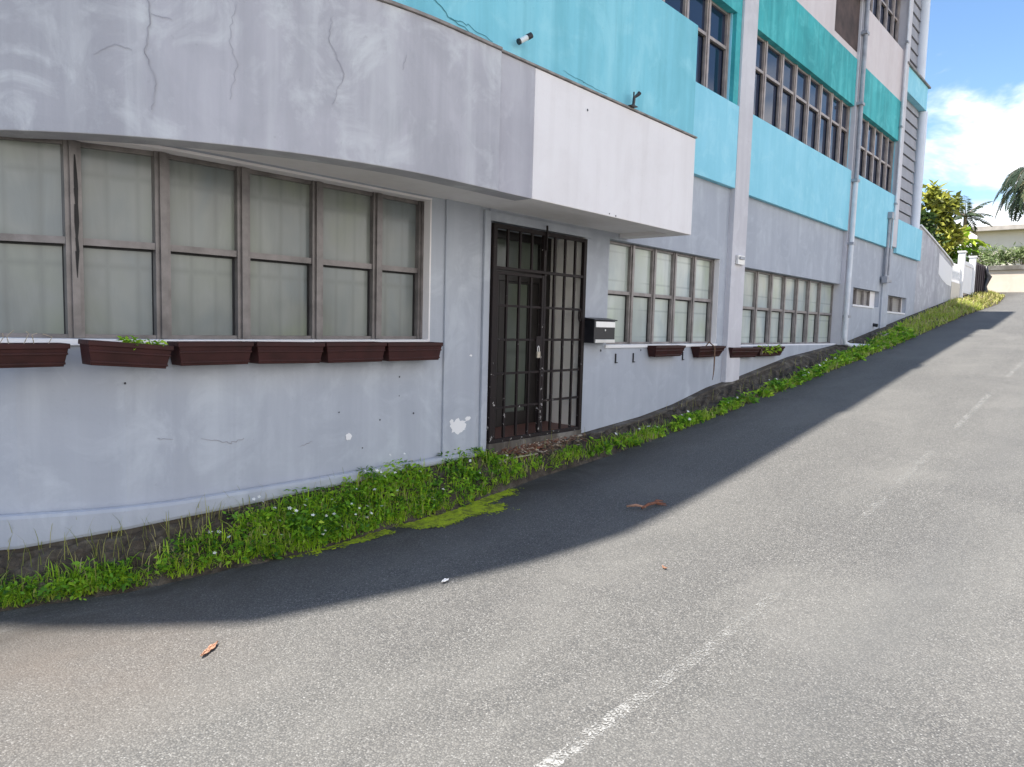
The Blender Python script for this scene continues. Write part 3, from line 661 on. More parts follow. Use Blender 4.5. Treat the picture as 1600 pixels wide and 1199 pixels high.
# ------------------------------------------------------------------ planters
PG = 'brown window planters hung under the sills'
def planter(x0, x1, yb, zt, h, label, tilt=0.0, dep=.125, taper=.022):
    cx_ = (x0+x1)/2; P = thing('planter_box', (cx_, yb-dep/2, zt-h), label, 'planter', PG)
    rot = ((cx_, yb, zt), Matrix.Rotation(R_(tilt), 3, 'Y')) if tilt else None
    yf = yb-dep; th = .008; b = MB()
    zb_ = zt-h; zr_ = zt-.022
    def ring(x, X, y, Y, z): return [(x, y, z), (X, y, z), (X, Y, z), (x, Y, z)]
    o_lo = ring(x0+taper, x1-taper, yf+taper*.8, yb-.004, zb_); o_hi = ring(x0+.006, x1-.006, yf+.006, yb-.004, zr_)
    i_hi = ring(x0+.006+th, x1-.006-th, yf+.006+th, yb-.004-th, zr_); i_lo = ring(x0+taper+th, x1-taper-th, yf+taper*.8+th, yb-.004-th, zb_+th)
    base = len(b.v); b.v += o_lo+o_hi+i_hi+i_lo
    b.f.append((base+3, base+2, base+1, base)); b.mi.append(0)
    for lv in range(3):
        for k in range(4): b.f.append((base+4*lv+k, base+4*lv+(k+1) % 4, base+4*lv+4+(k+1) % 4, base+4*lv+4+k)); b.mi.append(0)
    b.f.append((base+12, base+13, base+14, base+15)); b.mi.append(0)
    # moulded bands across the front
    for zz, hh in ((.72, .010), (.18, .010)):
        z = zb_+(zr_-zb_)*zz; k_ = (z-zb_)/(zr_-zb_); ins = taper*(1-k_)+.006*k_; iy = taper*.8*(1-k_)+.006*k_
        b.box(x0+ins-.003, x1-ins+.003, yf+iy-.0045, yf+iy+.004, z-hh/2, z+hh/2)
    b.build('trough', 'planter_plastic', P, .003, rot=rot)
    b = MB()
    for a in ((x0, x1, yf, yf+.016), (x0, x1, yb-.018, yb-.002), (x0, x0+.016, yf+.0165, yb-.0185), (x1-.016, x1, yf+.0165, yb-.0185)): b.box(*a, zr_, zt)
    b.build('rim', 'planter_plastic', P, .003, rot=rot)
    b = MB(); ns = 10; zz = zt-.035
    for i in range(ns):
        xa = x0+.02+(x1-x0-.04)*i/ns; xb = x0+.02+(x1-x0-.04)*(i+1)/ns
        b.face([(xa, yf+.016, zz+.004*math.sin(i*2.1)), (xb, yf+.016, zz+.004*math.sin(i*2.1+2.1)), (xb, yb-.016, zz+.008*math.sin(i*2.1+2.1)), (xa, yb-.016, zz+.008*math.sin(i*2.1))])
    b.build('potting_soil', 'soil', P, rot=rot)
    return P
planter(.62, 1.058, Wy(1.0)-.065, -.142, .10, 'dark brown planter cut off by the left picture edge, bare twigs along its rim', dep=.13)
planter(1.092, 1.452, 3.50, -.136, .108, 'tilted dark brown planter hanging askew with green seedlings in its right end', 4.5, .13)
planter(1.47, 1.848, 3.498, -.133, .112, 'level empty brown planter just right of the tilted planter with seedlings', 0, .13)
planter(1.865, 2.268, 3.498, -.136, .112, 'brown planter dipping slightly to the right, fourth from the left under the large curved window', .8, .13)
planter(2.278, 2.695, 3.498, -.137, .115, 'brown planter between the slightly dipping planter and the one nearest the gate', 0, .13)
planter(2.705, 3.15, 3.498, -.140, .112, 'brown planter at the right end of the large window, nearest the barred gate', 0, .13)
planter(5.85, 6.42, 3.488, -.182, .105, 'empty reddish brown planter right of the mailbox, first under the middle window', 0, .105, .04)
planter(6.72, 7.32, 3.488, -.195, .115, 'chipped brown planter with a dry trailing stem in front of the grey column', -.5, .105, .06)
planter(7.49, 8.26, 3.488, -.215, .115, 'open brown planter left of the planter with yellowish weeds, under the far window', .5, .105, .05)
planter(8.275, 9.02, 3.488, -.212, .115, 'farthest brown planter up the slope with yellow green weeds spilling from it', 0, .105, .05)

def leaves(name, centers, size, mat, tints, tilt=.8, aspect=.5, parent=None, fold=.0):
    """one kite-shaped leaf per centre"""
    C = np.asarray(centers, float); n = len(C); sz = np.asarray(size) if np.ndim(size) else np.full(n, size)
    az = rng.uniform(0, 2*np.pi, n); el = rng.uniform(-tilt, tilt, n)
    d = np.stack([np.cos(az)*np.cos(el), np.sin(az)*np.cos(el), np.sin(el)], 1)
    up = rng.normal(0, .5, (n, 3)); up[:, 2] += 1.0
    s = np.cross(d, up); s /= np.linalg.norm(s, axis=1)[:, None]
    nn = np.cross(s, d); L_ = sz[:, None]; W_ = (sz*aspect)[:, None]
    V = np.stack([C, C+d*L_*.45+s*W_*.5+nn*L_*.06, C+d*L_-nn*L_*.10, C+d*L_*.45-s*W_*.5+nn*L_*.06], 1).reshape(-1, 3)
    F = np.arange(4*n).reshape(n, 4)
    return npmesh(name, V, F, mat, np.repeat(tints, 4), parent)
def tiny_plant(name, x0, x1, yc, z, h, n, label, cat='plant', mat='weed_leaf', lo=.4, hi=1.0, slope=0.0, size=.03):
    P = thing(name, ((x0+x1)/2, yc, z), label, cat)
    c = np.stack([rng.uniform(x0, x1, n), rng.normal(yc, .022, n), np.zeros(n)], 1); c[:, 2] = z+rng.uniform(0, h, n)+slope*(c[:, 0]-x0)
    leaves('foliage', c, rng.uniform(size*.6, size*1.3, n), mat, rng.uniform(lo, hi, n), parent=P)
    for i in range(6):
        b = MB(); x = rng.uniform(x0, x1); zz = z+slope*(x-x0); b.tube([(x, yc, zz-.02), (x+rng.uniform(-.02, .02), yc+rng.uniform(-.02, .02), zz+h*.8)], .0018, 4); b.build('stem', 'twig', P)
tiny_plant('seedlings', 1.25, 1.43, 3.42, -.158, .04, 160, 'small green seedlings growing in the tilted brown planter', slope=-.07)
tiny_plant('trailing_weed', 8.3, 8.85, 3.40, -.28, .085, 120, 'yellow green weed spilling over the farthest planter', 'weed', 'weed_leaf', .75, 1.0, size=.05)
DT = thing('dry_twigs', (.85, 3.55, -.15), 'thin bare dry twigs poking out of the leftmost planter', 'twigs')
for i in range(7):
    b = MB(); x = .72+i*.045; b.tube([(x, 3.56, -.16), (x+random.uniform(-.02, .02), 3.54, -.12+random.uniform(0, .02)), (x+random.uniform(-.03, .03), 3.53, -.105+random.uniform(0, .02))], .0018, 4); b.build('twig', 'twig', DT)
b = MB(); b.tube([(6.93, 3.43, -.20), (6.95, 3.40, -.15), (7.02, 3.37, -.20), (7.03, 3.37, -.32), (7.04, 3.375, -.45), (7.03, 3.38, -.55)], [.006, .008, .008, .007, .006, .003], 6)
tag(b.build('dead_vine', 'bark_chip'), 'dark dry stem trailing down from the chipped planter by the column', 'plant stem')

# ------------------------------------------------------------------ pipes, lamps, plate
DP = thing('drain_pipe', (11.3, 3.36, -.22), 'white rain pipe running down the column and kicking out over the verge', 'drain pipe')
b = MB(); b.tube([(11.42, 3.385, 6.7), (11.42, 3.385, 4.4), (11.42, 3.385, 2.2)], .034, 12); b.build('upper_pipe', 'grey_pipe', DP)
b = MB(); b.tube([(11.42, 3.385, 2.2), (11.40, 3.385, 1.3), (11.36, 3.385, -.10), (11.38, 3.375, -.18), (11.47, 3.34, -.215), (11.8, 3.20, -.225), (12.1, 3.07, -.235)], .036, 12); b.build('lower_pipe', 'white_pipe', DP)
for z in (.2, 1.28, 2.2, 3.3, 4.3): b = MB(); b.box(11.36, 11.48, 3.345, 3.434, z, z+.04); b.build('pipe_bracket', 'grey_pipe', DP, .003)
tag_c = 'grey conduits on the pilaster'
C1 = thing('conduit', (13.58, 3.42, .85), 'grey conduit with junction boxes on the far pilaster, ending above the small windows', 'conduit')
b = MB(); b.tube([(13.50, 3.43, .92), (13.48, 3.41, 1.95)], .026, 8); b.build('pipe_run', 'grey_pipe', C1); b = MB(); b.tube([(13.70, 3.43, .98), (13.68, 3.42, 1.95)], .018, 8); b.build('pipe_run', 'grey_pipe', C1)
for q_ in ((13.42, 13.54, 3.36, 3.434, 1.92, 2.03), (13.42, 13.54, 3.37, 3.46, .84, .95), (13.56, 13.76, 3.38, 3.46, .86, .90)): b = MB(); b.box(*q_); b.build('junction_box', 'grey_pipe', C1, .004)
C2 = thing('wall_pipe', (14.05, 3.42, 2.0), 'tall pale pipe fixed to the wall edge beside the louvred stair bay', 'pipe')
b = MB(); b.tube([(13.80, 3.415, 1.95), (13.80, 3.415, 4.2), (13.80, 3.415, 6.6)], .020, 8); b.build('pipe_run', 'white_pipe', C2)
for z in (2.2, 3.5, 4.9): b = MB(); b.box(13.76, 13.84, 3.39, 3.434, z, z+.03); b.build('pipe_bracket', 'grey_pipe', C2)
SP = thing('wall_plate', (7.60, 3.42, .76), 'small pale electrical plate with dark cap on the grey column', 'electrical plate')
b = MB(); b.box(7.55, 7.72, 3.40, 3.4295, .70, .80); b.build('plate', 'silver', SP, .003)
b = MB(); b.box(7.58, 7.69, 3.385, 3.3995, .755, .785); b.build('cap', 'grey_pipe', SP, .003)
def spot(name, label, cat, base, pts_body, r0, pts_head, r1, mats):
    T = thing(name, base, label, cat); b = MB(); b.tube(pts_body, r0, 14); b.build('body', mats[0], T); b = MB(); b.tube(pts_head, r1, 14); b.build('head', mats[1], T); return T
T = spot('security_camera', 'white security camera with black ends on the turquoise wall', 'camera', (3.24, 2.9, 1.64), [(3.240, 2.862, 1.632), (3.285, 2.842, 1.664)], .0155, [(3.283, 2.843, 1.6625), (3.308, 2.832, 1.680)], .0175, ('lamp_white', 'black_metal'))
b = MB(); b.tube([(3.231, 2.866, 1.626), (3.2405, 2.8617, 1.6325)], .018, 14); b.build('rear_cap', 'black_metal', T)
b = MB(); b.tube([(3.255, 2.90, 1.652), (3.26, 2.855, 1.648)], .006, 8); b.build('bracket', 'lamp_white', T)
T = spot('spotlight', 'black spotlight on a short stem standing on the white canopy edge', 'spotlight', (4.46, 2.86, 1.55), [(4.462, 2.85, 1.55), (4.466, 2.848, 1.60), (4.464, 2.846, 1.622)], [.010, .011, .008], [(4.470, 2.846, 1.614), (4.495, 2.835, 1.636), (4.506, 2.83, 1.65)], [.009, .013, .015], ('black_metal', 'black_metal'))
b = MB(); b.box(4.43, 4.50, 2.835, 2.875, 1.5495, 1.556); b.build('base_plate', 'black_metal', T, .002)
b = MB(); b.tube([(4.452, 2.842, 1.61), (4.448, 2.840, 1.645)], .006, 6); b.build('yoke', 'black_metal', T)

# ------------------------------------------------------------------ upper end: low wall, fence, gate, boundary wall, house
LW = thing('side_wall', (17.6, 3.5, .6), 'grey side wall with sloping top running uphill from the building end', 'wall')
b = MB(); topz = interp([(15.97, 2.10), (17.0, 1.97), (19.1, 1.66), (19.35, 1.58)]); xs2 = [15.975+i*(19.35-15.975)/14 for i in range(15)]
for a, c in zip(xs2, xs2[1:]):
    b.hexa([(a, 3.49, bz(a)-.3), (c, 3.49, bz(c)-.3), (c, 3.62, bz(c)-.3), (a, 3.62, bz(a)-.3)], [(a, 3.49, topz(a)), (c, 3.49, topz(c)), (c, 3.62, topz(c)), (a, 3.62, topz(a))])
b.build('wall', 'grey_stucco', LW)
b = MB(); b.face([(17.9, 3.486, 1.30), (18.3, 3.486, 1.20), (18.8, 3.486, 1.12), (19.34, 3.486, 1.10), (19.34, 3.486, 1.52), (17.85, 3.486, 1.74)]); b.build('sunlit_patch', 'plain_white', LW)  # sunlit part of the wall, painted on as a white patch
b = MB()
for a, c in zip(xs2, xs2[1:]): b.hexa([(a, 3.46, topz(a)+.001), (c, 3.46, topz(c)+.001), (c, 3.65, topz(c)+.001), (a, 3.65, topz(a)+.001)], [(a, 3.46, topz(a)+.03), (c, 3.46, topz(c)+.03), (c, 3.65, topz(c)+.03), (a, 3.65, topz(a)+.03)])
b.build('coping', 'plain_white', LW)
FN = thing('picket_fence', (19.9, 3.5, .9), 'white picket fence between the grey side wall and the white gate', 'fence')
b = MB(); b.box(19.4, 20.42, 3.49, 3.60, .5, 1.22); b.build('dwarf_wall', 'house_wall', FN)
b = MB(); b.box(19.4, 20.42, 3.53, 3.56, 1.30, 1.34); b.box(19.4, 20.42, 3.53, 3.56, 1.56, 1.60)
for i in range(9): x = 19.45+i*.115; b.box(x-.03, x+.03, 3.505, 3.5295, 1.221, 1.66)
b.build('pickets', 'plain_white', FN)
WG = thing('white_gate', (21.1, 3.5, 1.0), 'white panel gate between two tall white posts at the top of the slope', 'gate')
for x, zt_ in ((20.5, 1.98), (21.95, 1.98)):
    b = MB(); b.box(x-.07, x+.07, 3.44, 3.58, .7, zt_); b.box(x-.09, x+.09, 3.42, 3.60, zt_+.001, zt_+.04); b.build('post', 'plain_white', WG, .006)
b = MB(); b.box(20.575, 21.875, 3.49, 3.53, 1.02, 1.80); b.box(20.575, 21.875, 3.475, 3.4895, 1.70, 1.80); b.box(20.575, 21.875, 3.475, 3.4895, 1.02, 1.10); b.build('panel', 'plain_white', WG, .005)
DG = thing('dark_gate', (22.9, 3.6, 1.1), 'dark purple brown gate leaf standing open beside the white gate post', 'gate')
b = MB(); b.hexa([(22.25, 3.50, 1.06), (23.3, 3.42, 1.06), (23.3, 3.46, 1.06), (22.25, 3.54, 1.06)], [(22.25, 3.50, 1.92), (23.3, 3.42, 1.86), (23.3, 3.46, 1.86), (22.25, 3.54, 1.92)])
for k in range(5):
    xa = 22.35+k*.2; ya = 3.50-(xa-22.25)*.076; b.box(xa, xa+.03, ya-.022, ya-.003, 1.08, 1.84)
b.build('leaf_panel', 'dark_wood', DG, .004)
b = MB(); b.tube([(23.3, 3.40, 1.05), (23.33, 3.40, 1.2), (23.3, 3.40, 1.32), (23.36, 3.37, 1.48), (23.40, 3.35, 1.58), (23.33, 3.38, 1.66), (23.3, 3.40, 1.86)], [.10, .08, .05, .07, .09, .05, .03], 12); b.build('scroll_post', 'black_metal', DG, smooth=True)
BW = thing('boundary_wall', (25.6, 0, 1.27), 'low cream wall with mossy coping closing the top of the road', 'wall')
b = MB(); b.box(25.65, 25.9, -6, 4.0, 1.0, 1.92); b.build('wall', 'boundary', BW)
b = MB(); b.box(25.60, 25.95, -6, 4.02, 1.9205, 2.06); b.build('coping', 'concrete', BW, .01)
HS = thing('house', (33, 1, 1.2), 'pale cream house with flat roof edge beyond the boundary wall', 'house')
b = MB(); b.box(33, 40, -6, 5.2, 1.0, 3.95); b.build('wall', 'house_wall', HS)
b = MB(); b.box(32.7, 40.2, -6.3, 5.4, 3.951, 4.14); r = b.build('roof', 'roof_tile', HS, .02)
b = MB(); b.hexa([(33.5, 2.9, 4.141), (35.5, 2.9, 4.141), (35.5, 4.2, 4.141), (33.5, 4.2, 4.141)], [(34.4, 3.5, 4.55), (34.6, 3.5, 4.55), (34.6, 3.6, 4.55), (34.4, 3.6, 4.55)]); b.build('roof_peak', 'house_wall', r)
b = MB(); b.box(32.96, 32.999, 3.35, 4.0, 2.75, 3.35); b.build('window', 'pane_louvre', HS)

# ------------------------------------------------------------------ vegetation up the slope
def tree(name, base, label, blobs, nleaf, lsize, mat, lo, hi, limbs, aspect=.5, tilt=1.0, cat='tree', group=None):
    T = thing(name, base, label, cat, group)
    w = np.array([bb[3]**2 for bb in blobs]); w = w/w.sum(); C = []; tn = []
    for (x, y_, z, r), ww in zip(blobs, w):
        n = int(nleaf*ww); d = rng.normal(0, 1, (n, 3)); d /= np.linalg.norm(d, axis=1)[:, None]
        rad = r*np.power(rng.uniform(0.12, 1, n), .5)*rng.uniform(.75, 1.15, n); p = np.array([x, y_, z])+d*rad[:, None]*np.array([1, 1, .85]); C.append(p)
        t0 = rng.uniform(lo, hi); tn.append(np.clip(rng.normal((lo+hi)/2*.6+t0*.4, (hi-lo)*.28, n), 0, 1))
    leaves('crown', np.concatenate(C), rng.uniform(lsize*.6, lsize*1.4, sum(map(len, C))), mat, np.concatenate(tn), tilt, aspect, T)
    b = MB()
    for pts, r in limbs: b.tube(pts, r, 7)
    b.build('trunk', 'trunk', T); return T
bx, by = 26.2, 5.0
tree('croton_bush', (24.6, 4.75, 1.3), 'tall croton bush with yellow green variegated leaves behind the side wall',
     [(24.0, 5.0, 2.2, .5), (24.3, 4.85, 2.7, .5), (24.5, 4.85, 3.3, .5), (24.4, 4.95, 3.85, .42), (24.8, 4.8, 2.3, .5), (24.6, 5.1, 4.2, .30), (24.3, 5.2, 3.2, .5), (25.2, 4.75, 3.9, .30), (24.9, 4.65, 2.9, .45)],
     2600, .24, 'croton', .1, .85, [([(24.5, 4.9, 1.1), (24.5, 4.9, 2.2), (24.4, 4.95, 3.8)], [.08, .06, .02]), ([(24.5, 4.9, 1.8), (24.8, 4.75, 2.8), (25.1, 4.75, 3.8)], [.05, .03, .015]), ([(24.5, 4.9, 1.5), (24.1, 5.05, 2.5)], [.05, .02])], .45)
tree('leafy_bush', (23.0, 4.6, 1.2), 'dark leafy bush right behind the sloping coping of the side wall',
     [(23.2, 4.9, 2.0, .5), (23.0, 5.0, 2.6, .55), (22.8, 5.1, 3.1, .5), (24.0, 4.5, 1.9, .4)], 1500, .2, 'bush_dark', .2, .9, [([(23, 4.9, 1.0), (23, 5, 2.8)], [.07, .03])], .45)
def frond_set(name, base, label, crown, nf, length, droop, mat, lo, hi, trunk=None, leaflet=.28, lw=.05, up=.9, cat='palm', group=None, npair=26, azs=None):
    T = thing(name, base, label, cat, group); c = np.array(crown); V = []; tn = []; b = MB()
    for i in range(nf):
        az = (2*math.pi*i/nf+random.uniform(-.25, .25)) if azs is None else azs[i % len(azs)]+random.uniform(-.15, .15)
        el = up*random.uniform(.15, 1.0)*(1 if i % 3 else .2)-(.25 if i % 4 == 0 else 0); l = length*random.uniform(.8, 1.1)
        pts = []; p = c.copy(); d = np.array([math.cos(az)*math.cos(el), math.sin(az)*math.cos(el), math.sin(el)]); ns = npair
        for k in range(ns+1):
            pts.append(p.copy()); p = p+d*l/ns; d = d+np.array([0, 0, -droop/ns*(.5+1.6*k/ns)]); d /= np.linalg.norm(d)
        b.tube([tuple(q) for q in pts[::4]], [max(.004, .018*(1-j/(len(pts[::4])))) for j in range(len(pts[::4]))], 5)
        tint = random.uniform(lo, hi)
        for k in range(3, ns):
            t = (pts[k+1]-pts[k]); t /= np.linalg.norm(t); s = np.cross(t, [0, 0, 1]); s /= np.linalg.norm(s)+1e-6
            ll = leaflet*math.sin(math.pi*(.12+.86*k/ns))*random.uniform(.8, 1.15)
            for sg in (-1, 1):
                dd = s*sg*.85+t*.5+np.array([0, 0, -.25-.25*random.random()]); dd /= np.linalg.norm(dd); a = pts[k]; wv = t*lw*.5
                V += [a-wv*.5, a+dd*ll*.5-wv+np.array([0, 0, .01]), a+dd*ll, a+dd*ll*.5+wv]; tn += [tint+random.uniform(-.1, .1)]*4
    npmesh('crown', np.array(V), np.arange(len(V)).reshape(-1, 4), mat, np.clip(tn, 0, 1), T)
    b.build('frond_stalks', 'trunk', T)
    if trunk: b = MB(); b.tube(trunk[0], trunk[1], 10); b.build('trunk', 'trunk', T)
    return T
frond_set('small_palm', (27, 4.55, 1.3), 'small dark feather palm rising above the bushes', (27.0, 4.62, 3.75), 14, .95, .9, 'palm_leaf', .2, .6, ([(27, 4.6, 1.2), (27, 4.62, 3.75)], [.07, .05]), .26, .05, 1.3)
frond_set('tall_palm', (27.5, 2.45, 1.3), 'tall palm with drooping dusty fronds at the right edge of the view', (27.5, 2.66, 4.85), 38, 1.9, 2.7, 'palm_leaf', .15, 1.0, ([(27.6, 2.35, 1.2), (27.55, 2.45, 3.0), (27.5, 2.70, 4.75)], [.16, .13, .11]), .42, .085, 1.0, npair=30)
def banana(name, base, label, crown, n, length, mat='banana'):
    T = thing(name, base, label, 'plant'); V = []; F = []; tn = []; c = np.array(crown)
    for i in range(n):
        az = 2*math.pi*i/n+random.uniform(-.3, .3); el = random.uniform(.1, 1.15); l = length*random.uniform(.7, 1.1); p = c+np.array([0, 0, random.uniform(-.35, .2)]); d = np.array([math.cos(az)*math.cos(el), math.sin(az)*math.cos(el), math.sin(el)])
        tint = random.uniform(.3, 1); ns = 7; base_ = len(V)
        for k in range(ns+1):
            s = np.cross(d, [0, 0, 1]); s /= np.linalg.norm(s)+1e-6; wd_ = l*.17*math.sin(math.pi*(.08+.9*k/ns)); V += [p-s*wd_+np.array([0, 0, .03]), p, p+s*wd_+np.array([0, 0, .03])]; tn += [tint]*3
            p = p+d*l/ns; d = d+np.array([0, 0, -.22]); d /= np.linalg.norm(d)
        for k in range(ns):
            a = base_+3*k; F += [(a, a+3, a+4, a+1), (a+1, a+4, a+5, a+2)]
    npmesh('foliage', np.array(V), np.array(F), mat, tn, T)
    b = MB(); b.tube([(c[0], c[1], c[2]-1.6), tuple(c)], [.09, .05], 8); b.build('stem', 'trunk', T); return T
banana('banana_plant', (26.4, 4.5, 1.3), 'bright yellow green broad leaved plant between the croton and the small palm', (26.4, 4.50, 2.75), 22, .75)
banana('broad_leaf_plant', (26.9, 4.35, 1.3), 'pale broad leaved plant at the foot of the small palm', (27.1, 4.30, 2.75), 16, .6)
def shrub(name, base, label, blobs, n, ls, mat, lo, hi, aspect, cat='shrub', group=None):
    return tree(name, base, label, blobs, n, ls, mat, lo, hi, [([(base[0], base[1], base[2]-.2), (base[0], base[1], blobs[0][2])], [.05, .02])]+[([(base[0], base[1], base[2]), (bb[0], bb[1], bb[2])], [.03, .01]) for bb in blobs], aspect, .9, cat, group)
shrub('conifer_shrub', (24.6, 4.25, 1.3), 'upright bright green shrub in front of the croton bush', [(24.6, 4.35, 1.9, .22), (24.6, 4.35, 2.2, .22), (24.6, 4.35, 2.45, .14)], 900, .10, 'banana', .1, .6, .3)
shrub('feathery_shrub', (26.3, 3.95, 1.3), 'feathery grey green shrub leaning over the white gate', [(26.3, 4.1, 2.35, .34), (26.4, 3.75, 2.45, .36), (26.5, 4.4, 2.5, .3), (26.5, 3.5, 2.4, .3), (25.9, 4.5, 2.3, .34), (26.0, 3.7, 2.2, .26), (26.2, 4.75, 2.45, .3)], 1700, .16, 'feathery', .3, 1.0, .2)
shrub('spreading_shrub', (27.0, 3.0, 1.3), 'spreading feathery shrub hanging over the cream boundary wall', [(26.5, 3.2, 2.42, .32), (26.6, 2.9, 2.5, .3), (26.7, 2.6, 2.5, .3), (26.9, 2.3, 2.45, .3), (26.4, 3.42, 2.3, .22)], 1700, .15, 'feathery', .35, 1.0, .2)
shrub('young_tree', (28.5, 3.1, 1.3), 'thin young tree standing against the cream house wall', [(28.5, 3.12, 2.75, .16), (28.5, 2.98, 2.85, .13), (28.5, 3.26, 2.7, .12)], 120, .14, 'bush_dark', .1, .7, .5, 'tree')

# ------------------------------------------------------------------ verge vegetation
fx = lambda pts: (lambda x, I=interp(pts): np.array([I(a) for a in x]))
def verge_arr(x, t):
    return np.array([verge_pt(a, c) for a, c in zip(x, t)])
def blades(name, P, h, w, lean, mat, tint):
    n = len(P); az = rng.uniform(0, 2*np.pi, n); d = np.stack([np.cos(az), np.sin(az), np.zeros(n)], 1); s = np.stack([-np.sin(az), np.cos(az), np.zeros(n)], 1)
    L1 = lean*rng.uniform(.2, 1.3, n); V = []
    for k, (u, ww) in enumerate(((0, 1), (.45, .85), (.8, .5))):
        c = P+d*(L1*h*u*u)[:, None]+np.array([0, 0, 1])*(h*(u-.28*L1*u*u))[:, None]; V += [c-s*(w*ww*.5)[:, None], c+s*(w*ww*.5)[:, None]]
    u = 1.0; V.append(P+d*(L1*h)[:, None]+np.array([0, 0, 1])*(h*(1-.42*L1))[:, None])
    V = np.stack(V, 1); b0 = np.arange(n)[:, None]*7
    F = np.concatenate([b0+np.array([[0, 1, 3, 2]]), b0+np.array([[2, 3, 5, 4]]), b0+np.array([[4, 5, 6, 6]])], 0)
    # last piece is a triangle: build as two meshes' worth of quads with a tiny tip
    Vt = V.reshape(-1, 3); tip = V[:, 6]+s*.0005; Vt = np.concatenate([Vt, tip]); F[2*n:, 3] = 7*n+np.arange(n); F[2*n:] = F[2*n:][:, [0, 1, 3, 2]]
    return npmesh(name, Vt, F, mat, np.concatenate([np.repeat(tint, 7), tint]))
def sample(n, x0, x1, dens, tmax, tmin=None, pw=1.0, clump=True):
    x = rng.uniform(x0, x1, n*3); D = fx(dens)(x); keep = rng.uniform(0, 1, n*3) < D; x = x[keep][:n]
    # clumping
    cl = np.sin(x*7.3)+np.sin(x*17.1+1.3)+np.sin(x*3.1+.4)+.8*np.sin(x*31+2); x = x[rng.uniform(-2.4, 2.0, len(x)) < cl+(.7 if clump else 1.9)]
    tm = fx(tmax)(x); t = np.power(rng.uniform(0, 1, len(x)), pw)*tm
    if tmin: t += fx(tmin)(x)
    return x, np.clip(t, -.2, .97)
TM = [(-1, .35), (.8, .34), (1.25, .36), (1.75, .62), (2.2, .80), (2.7, .95), (3.6, .95), (3.8, .5), (4.2, .30), (4.8, .34), (5.2, .5), (6, .42), (7, .36), (9, .42), (12, .6), (14, .8), (19, .9), (22, .9)]
DN = [(-1, .8), (.8, .8), (1.4, .9), (1.8, 1), (3.6, 1), (3.75, .7), (4.1, .42), (4.9, .5), (5.3, .9), (6.2, .45), (7, .55), (9, .7), (12, .8), (14, 1), (19, 1), (22, .8)]
HT = fx([(-1, .085), (.8, .085), (1.4, .095), (1.9, .12), (2.6, .12), (3.5, .10), (3.9, .08), (4.5, .075), (5.3, .10), (7, .08), (10, .095), (19, .15), (22, .13)])
x, t = sample(7600, .3, 6.5, DN, TM); t -= .10*rng.uniform(0, 1.6, len(x))*(1+.6*np.sin(x*11)); P = verge_arr(x, t)
tint = np.clip(rng.normal(.50, .2, len(x))+.16*np.sin(x*5)+.12*np.sin(x*13+t*9), 0, 1); strw = rng.uniform(0, 1, len(x)) < .05; tint[strw] = rng.uniform(.93, 1, strw.sum())
stuff(blades('grass', P, HT(x)*rng.uniform(.35, 1.2, len(x)), rng.uniform(.004, .008, len(x)), .95, 'grass_blade', tint), 'green grass blades along the low verge by the road edge', 'grass')
x, t = sample(9500, 6.3, 19.5, DN, TM); t -= .10; P = verge_arr(x, t)
tint = np.clip(rng.normal(.62, .17, len(x))+.02*(x-8), 0, 1)
stuff(blades('roadside_grass', P, HT(x)*rng.uniform(.35, 1.2, len(x)), rng.uniform(.008, .018, len(x)), .9, 'verge_blade', tint), 'lighter grass strip running up the slope beside the road', 'grass')
x, t = sample(3500, 15.5, 25, [(15, .0), (17, .4), (20, 1), (25, 1)], [(15, 1), (25, 1)]); t -= .25; P = verge_arr(x, t)
stuff(blades('dry_grass', P, rng.uniform(.04, .13, len(x)), rng.uniform(.014, .03, len(x)), .9, 'dry_grass', rng.uniform(.1, 1, len(x))), 'dry yellow grass at the top of the slope', 'grass')
x, t = sample(4600, .2, 3.9, [(-1, 1), (3.6, 1), (3.9, .4)], [(-1, .30), (4, .26)], clump=False); t -= .16; P = verge_arr(x, t)
stuff(blades('creeping_grass', P, rng.uniform(.03, .075, len(x)), rng.uniform(.004, .008, len(x)), 1.25, 'grass_blade', np.clip(rng.normal(.68, .18, len(x)), 0, .92)), 'low bright creeping grass along the asphalt edge', 'grass')
# tall thin seed stalks
x = np.concatenate([rng.uniform(.7, 2.0, 170), rng.uniform(1.8, 3.6, 80), rng.uniform(3.8, 12, 160)]); t = rng.uniform(.1, .9, len(x)); P = verge_arr(x, t)
stuff(blades('grass_stalks', P, rng.uniform(.07, .17, len(x))*np.where(x < 3.6, 1, .8), np.full(len(x), .0035), .45, 'dry_grass', rng.uniform(.1, .9, len(x))), 'thin straw coloured seed stalks sticking out of the weeds', 'grass')
# broad-leaf weeds in clumps
def weed_clumps(name, n, x0, x1, dens, tmax, hmax, lsz, lo, hi, label, per=(10, 30)):
    x, t = sample(n, x0, x1, dens, tmax); P = verge_arr(x, t-.03); C = []; S = []; T_ = []; tops = []
    for p in P:
        k = random.randint(*per); h = hmax(p[0])*random.uniform(.35, 1.1); r = h*.55+.02; q = rng.normal(0, 1, (k, 3))*np.array([r*.5, r*.4, 0]); q[:, 2] = h*np.power(rng.uniform(0.05, 1, k), .7)
        C.append(p+q); S.append(rng.uniform(.6, 1.35, k)*lsz(p[0])); t0 = random.uniform(lo, hi); T_.append(np.clip(rng.normal(t0, .14, k), 0, 1)); tops.append((*p[:2], p[2]+h))
    stuff(leaves(name, np.concatenate(C), np.concatenate(S), 'weed_leaf', np.concatenate(T_), .75, .5), label, 'weeds'); return tops
hW = interp([(-1, .055), (1.2, .06), (1.7, .085), (2.1, .10), (3.3, .095), (3.7, .05), (4.7, .04), (5.3, .09), (6.2, .06), (7.5, .08), (12, .10)])
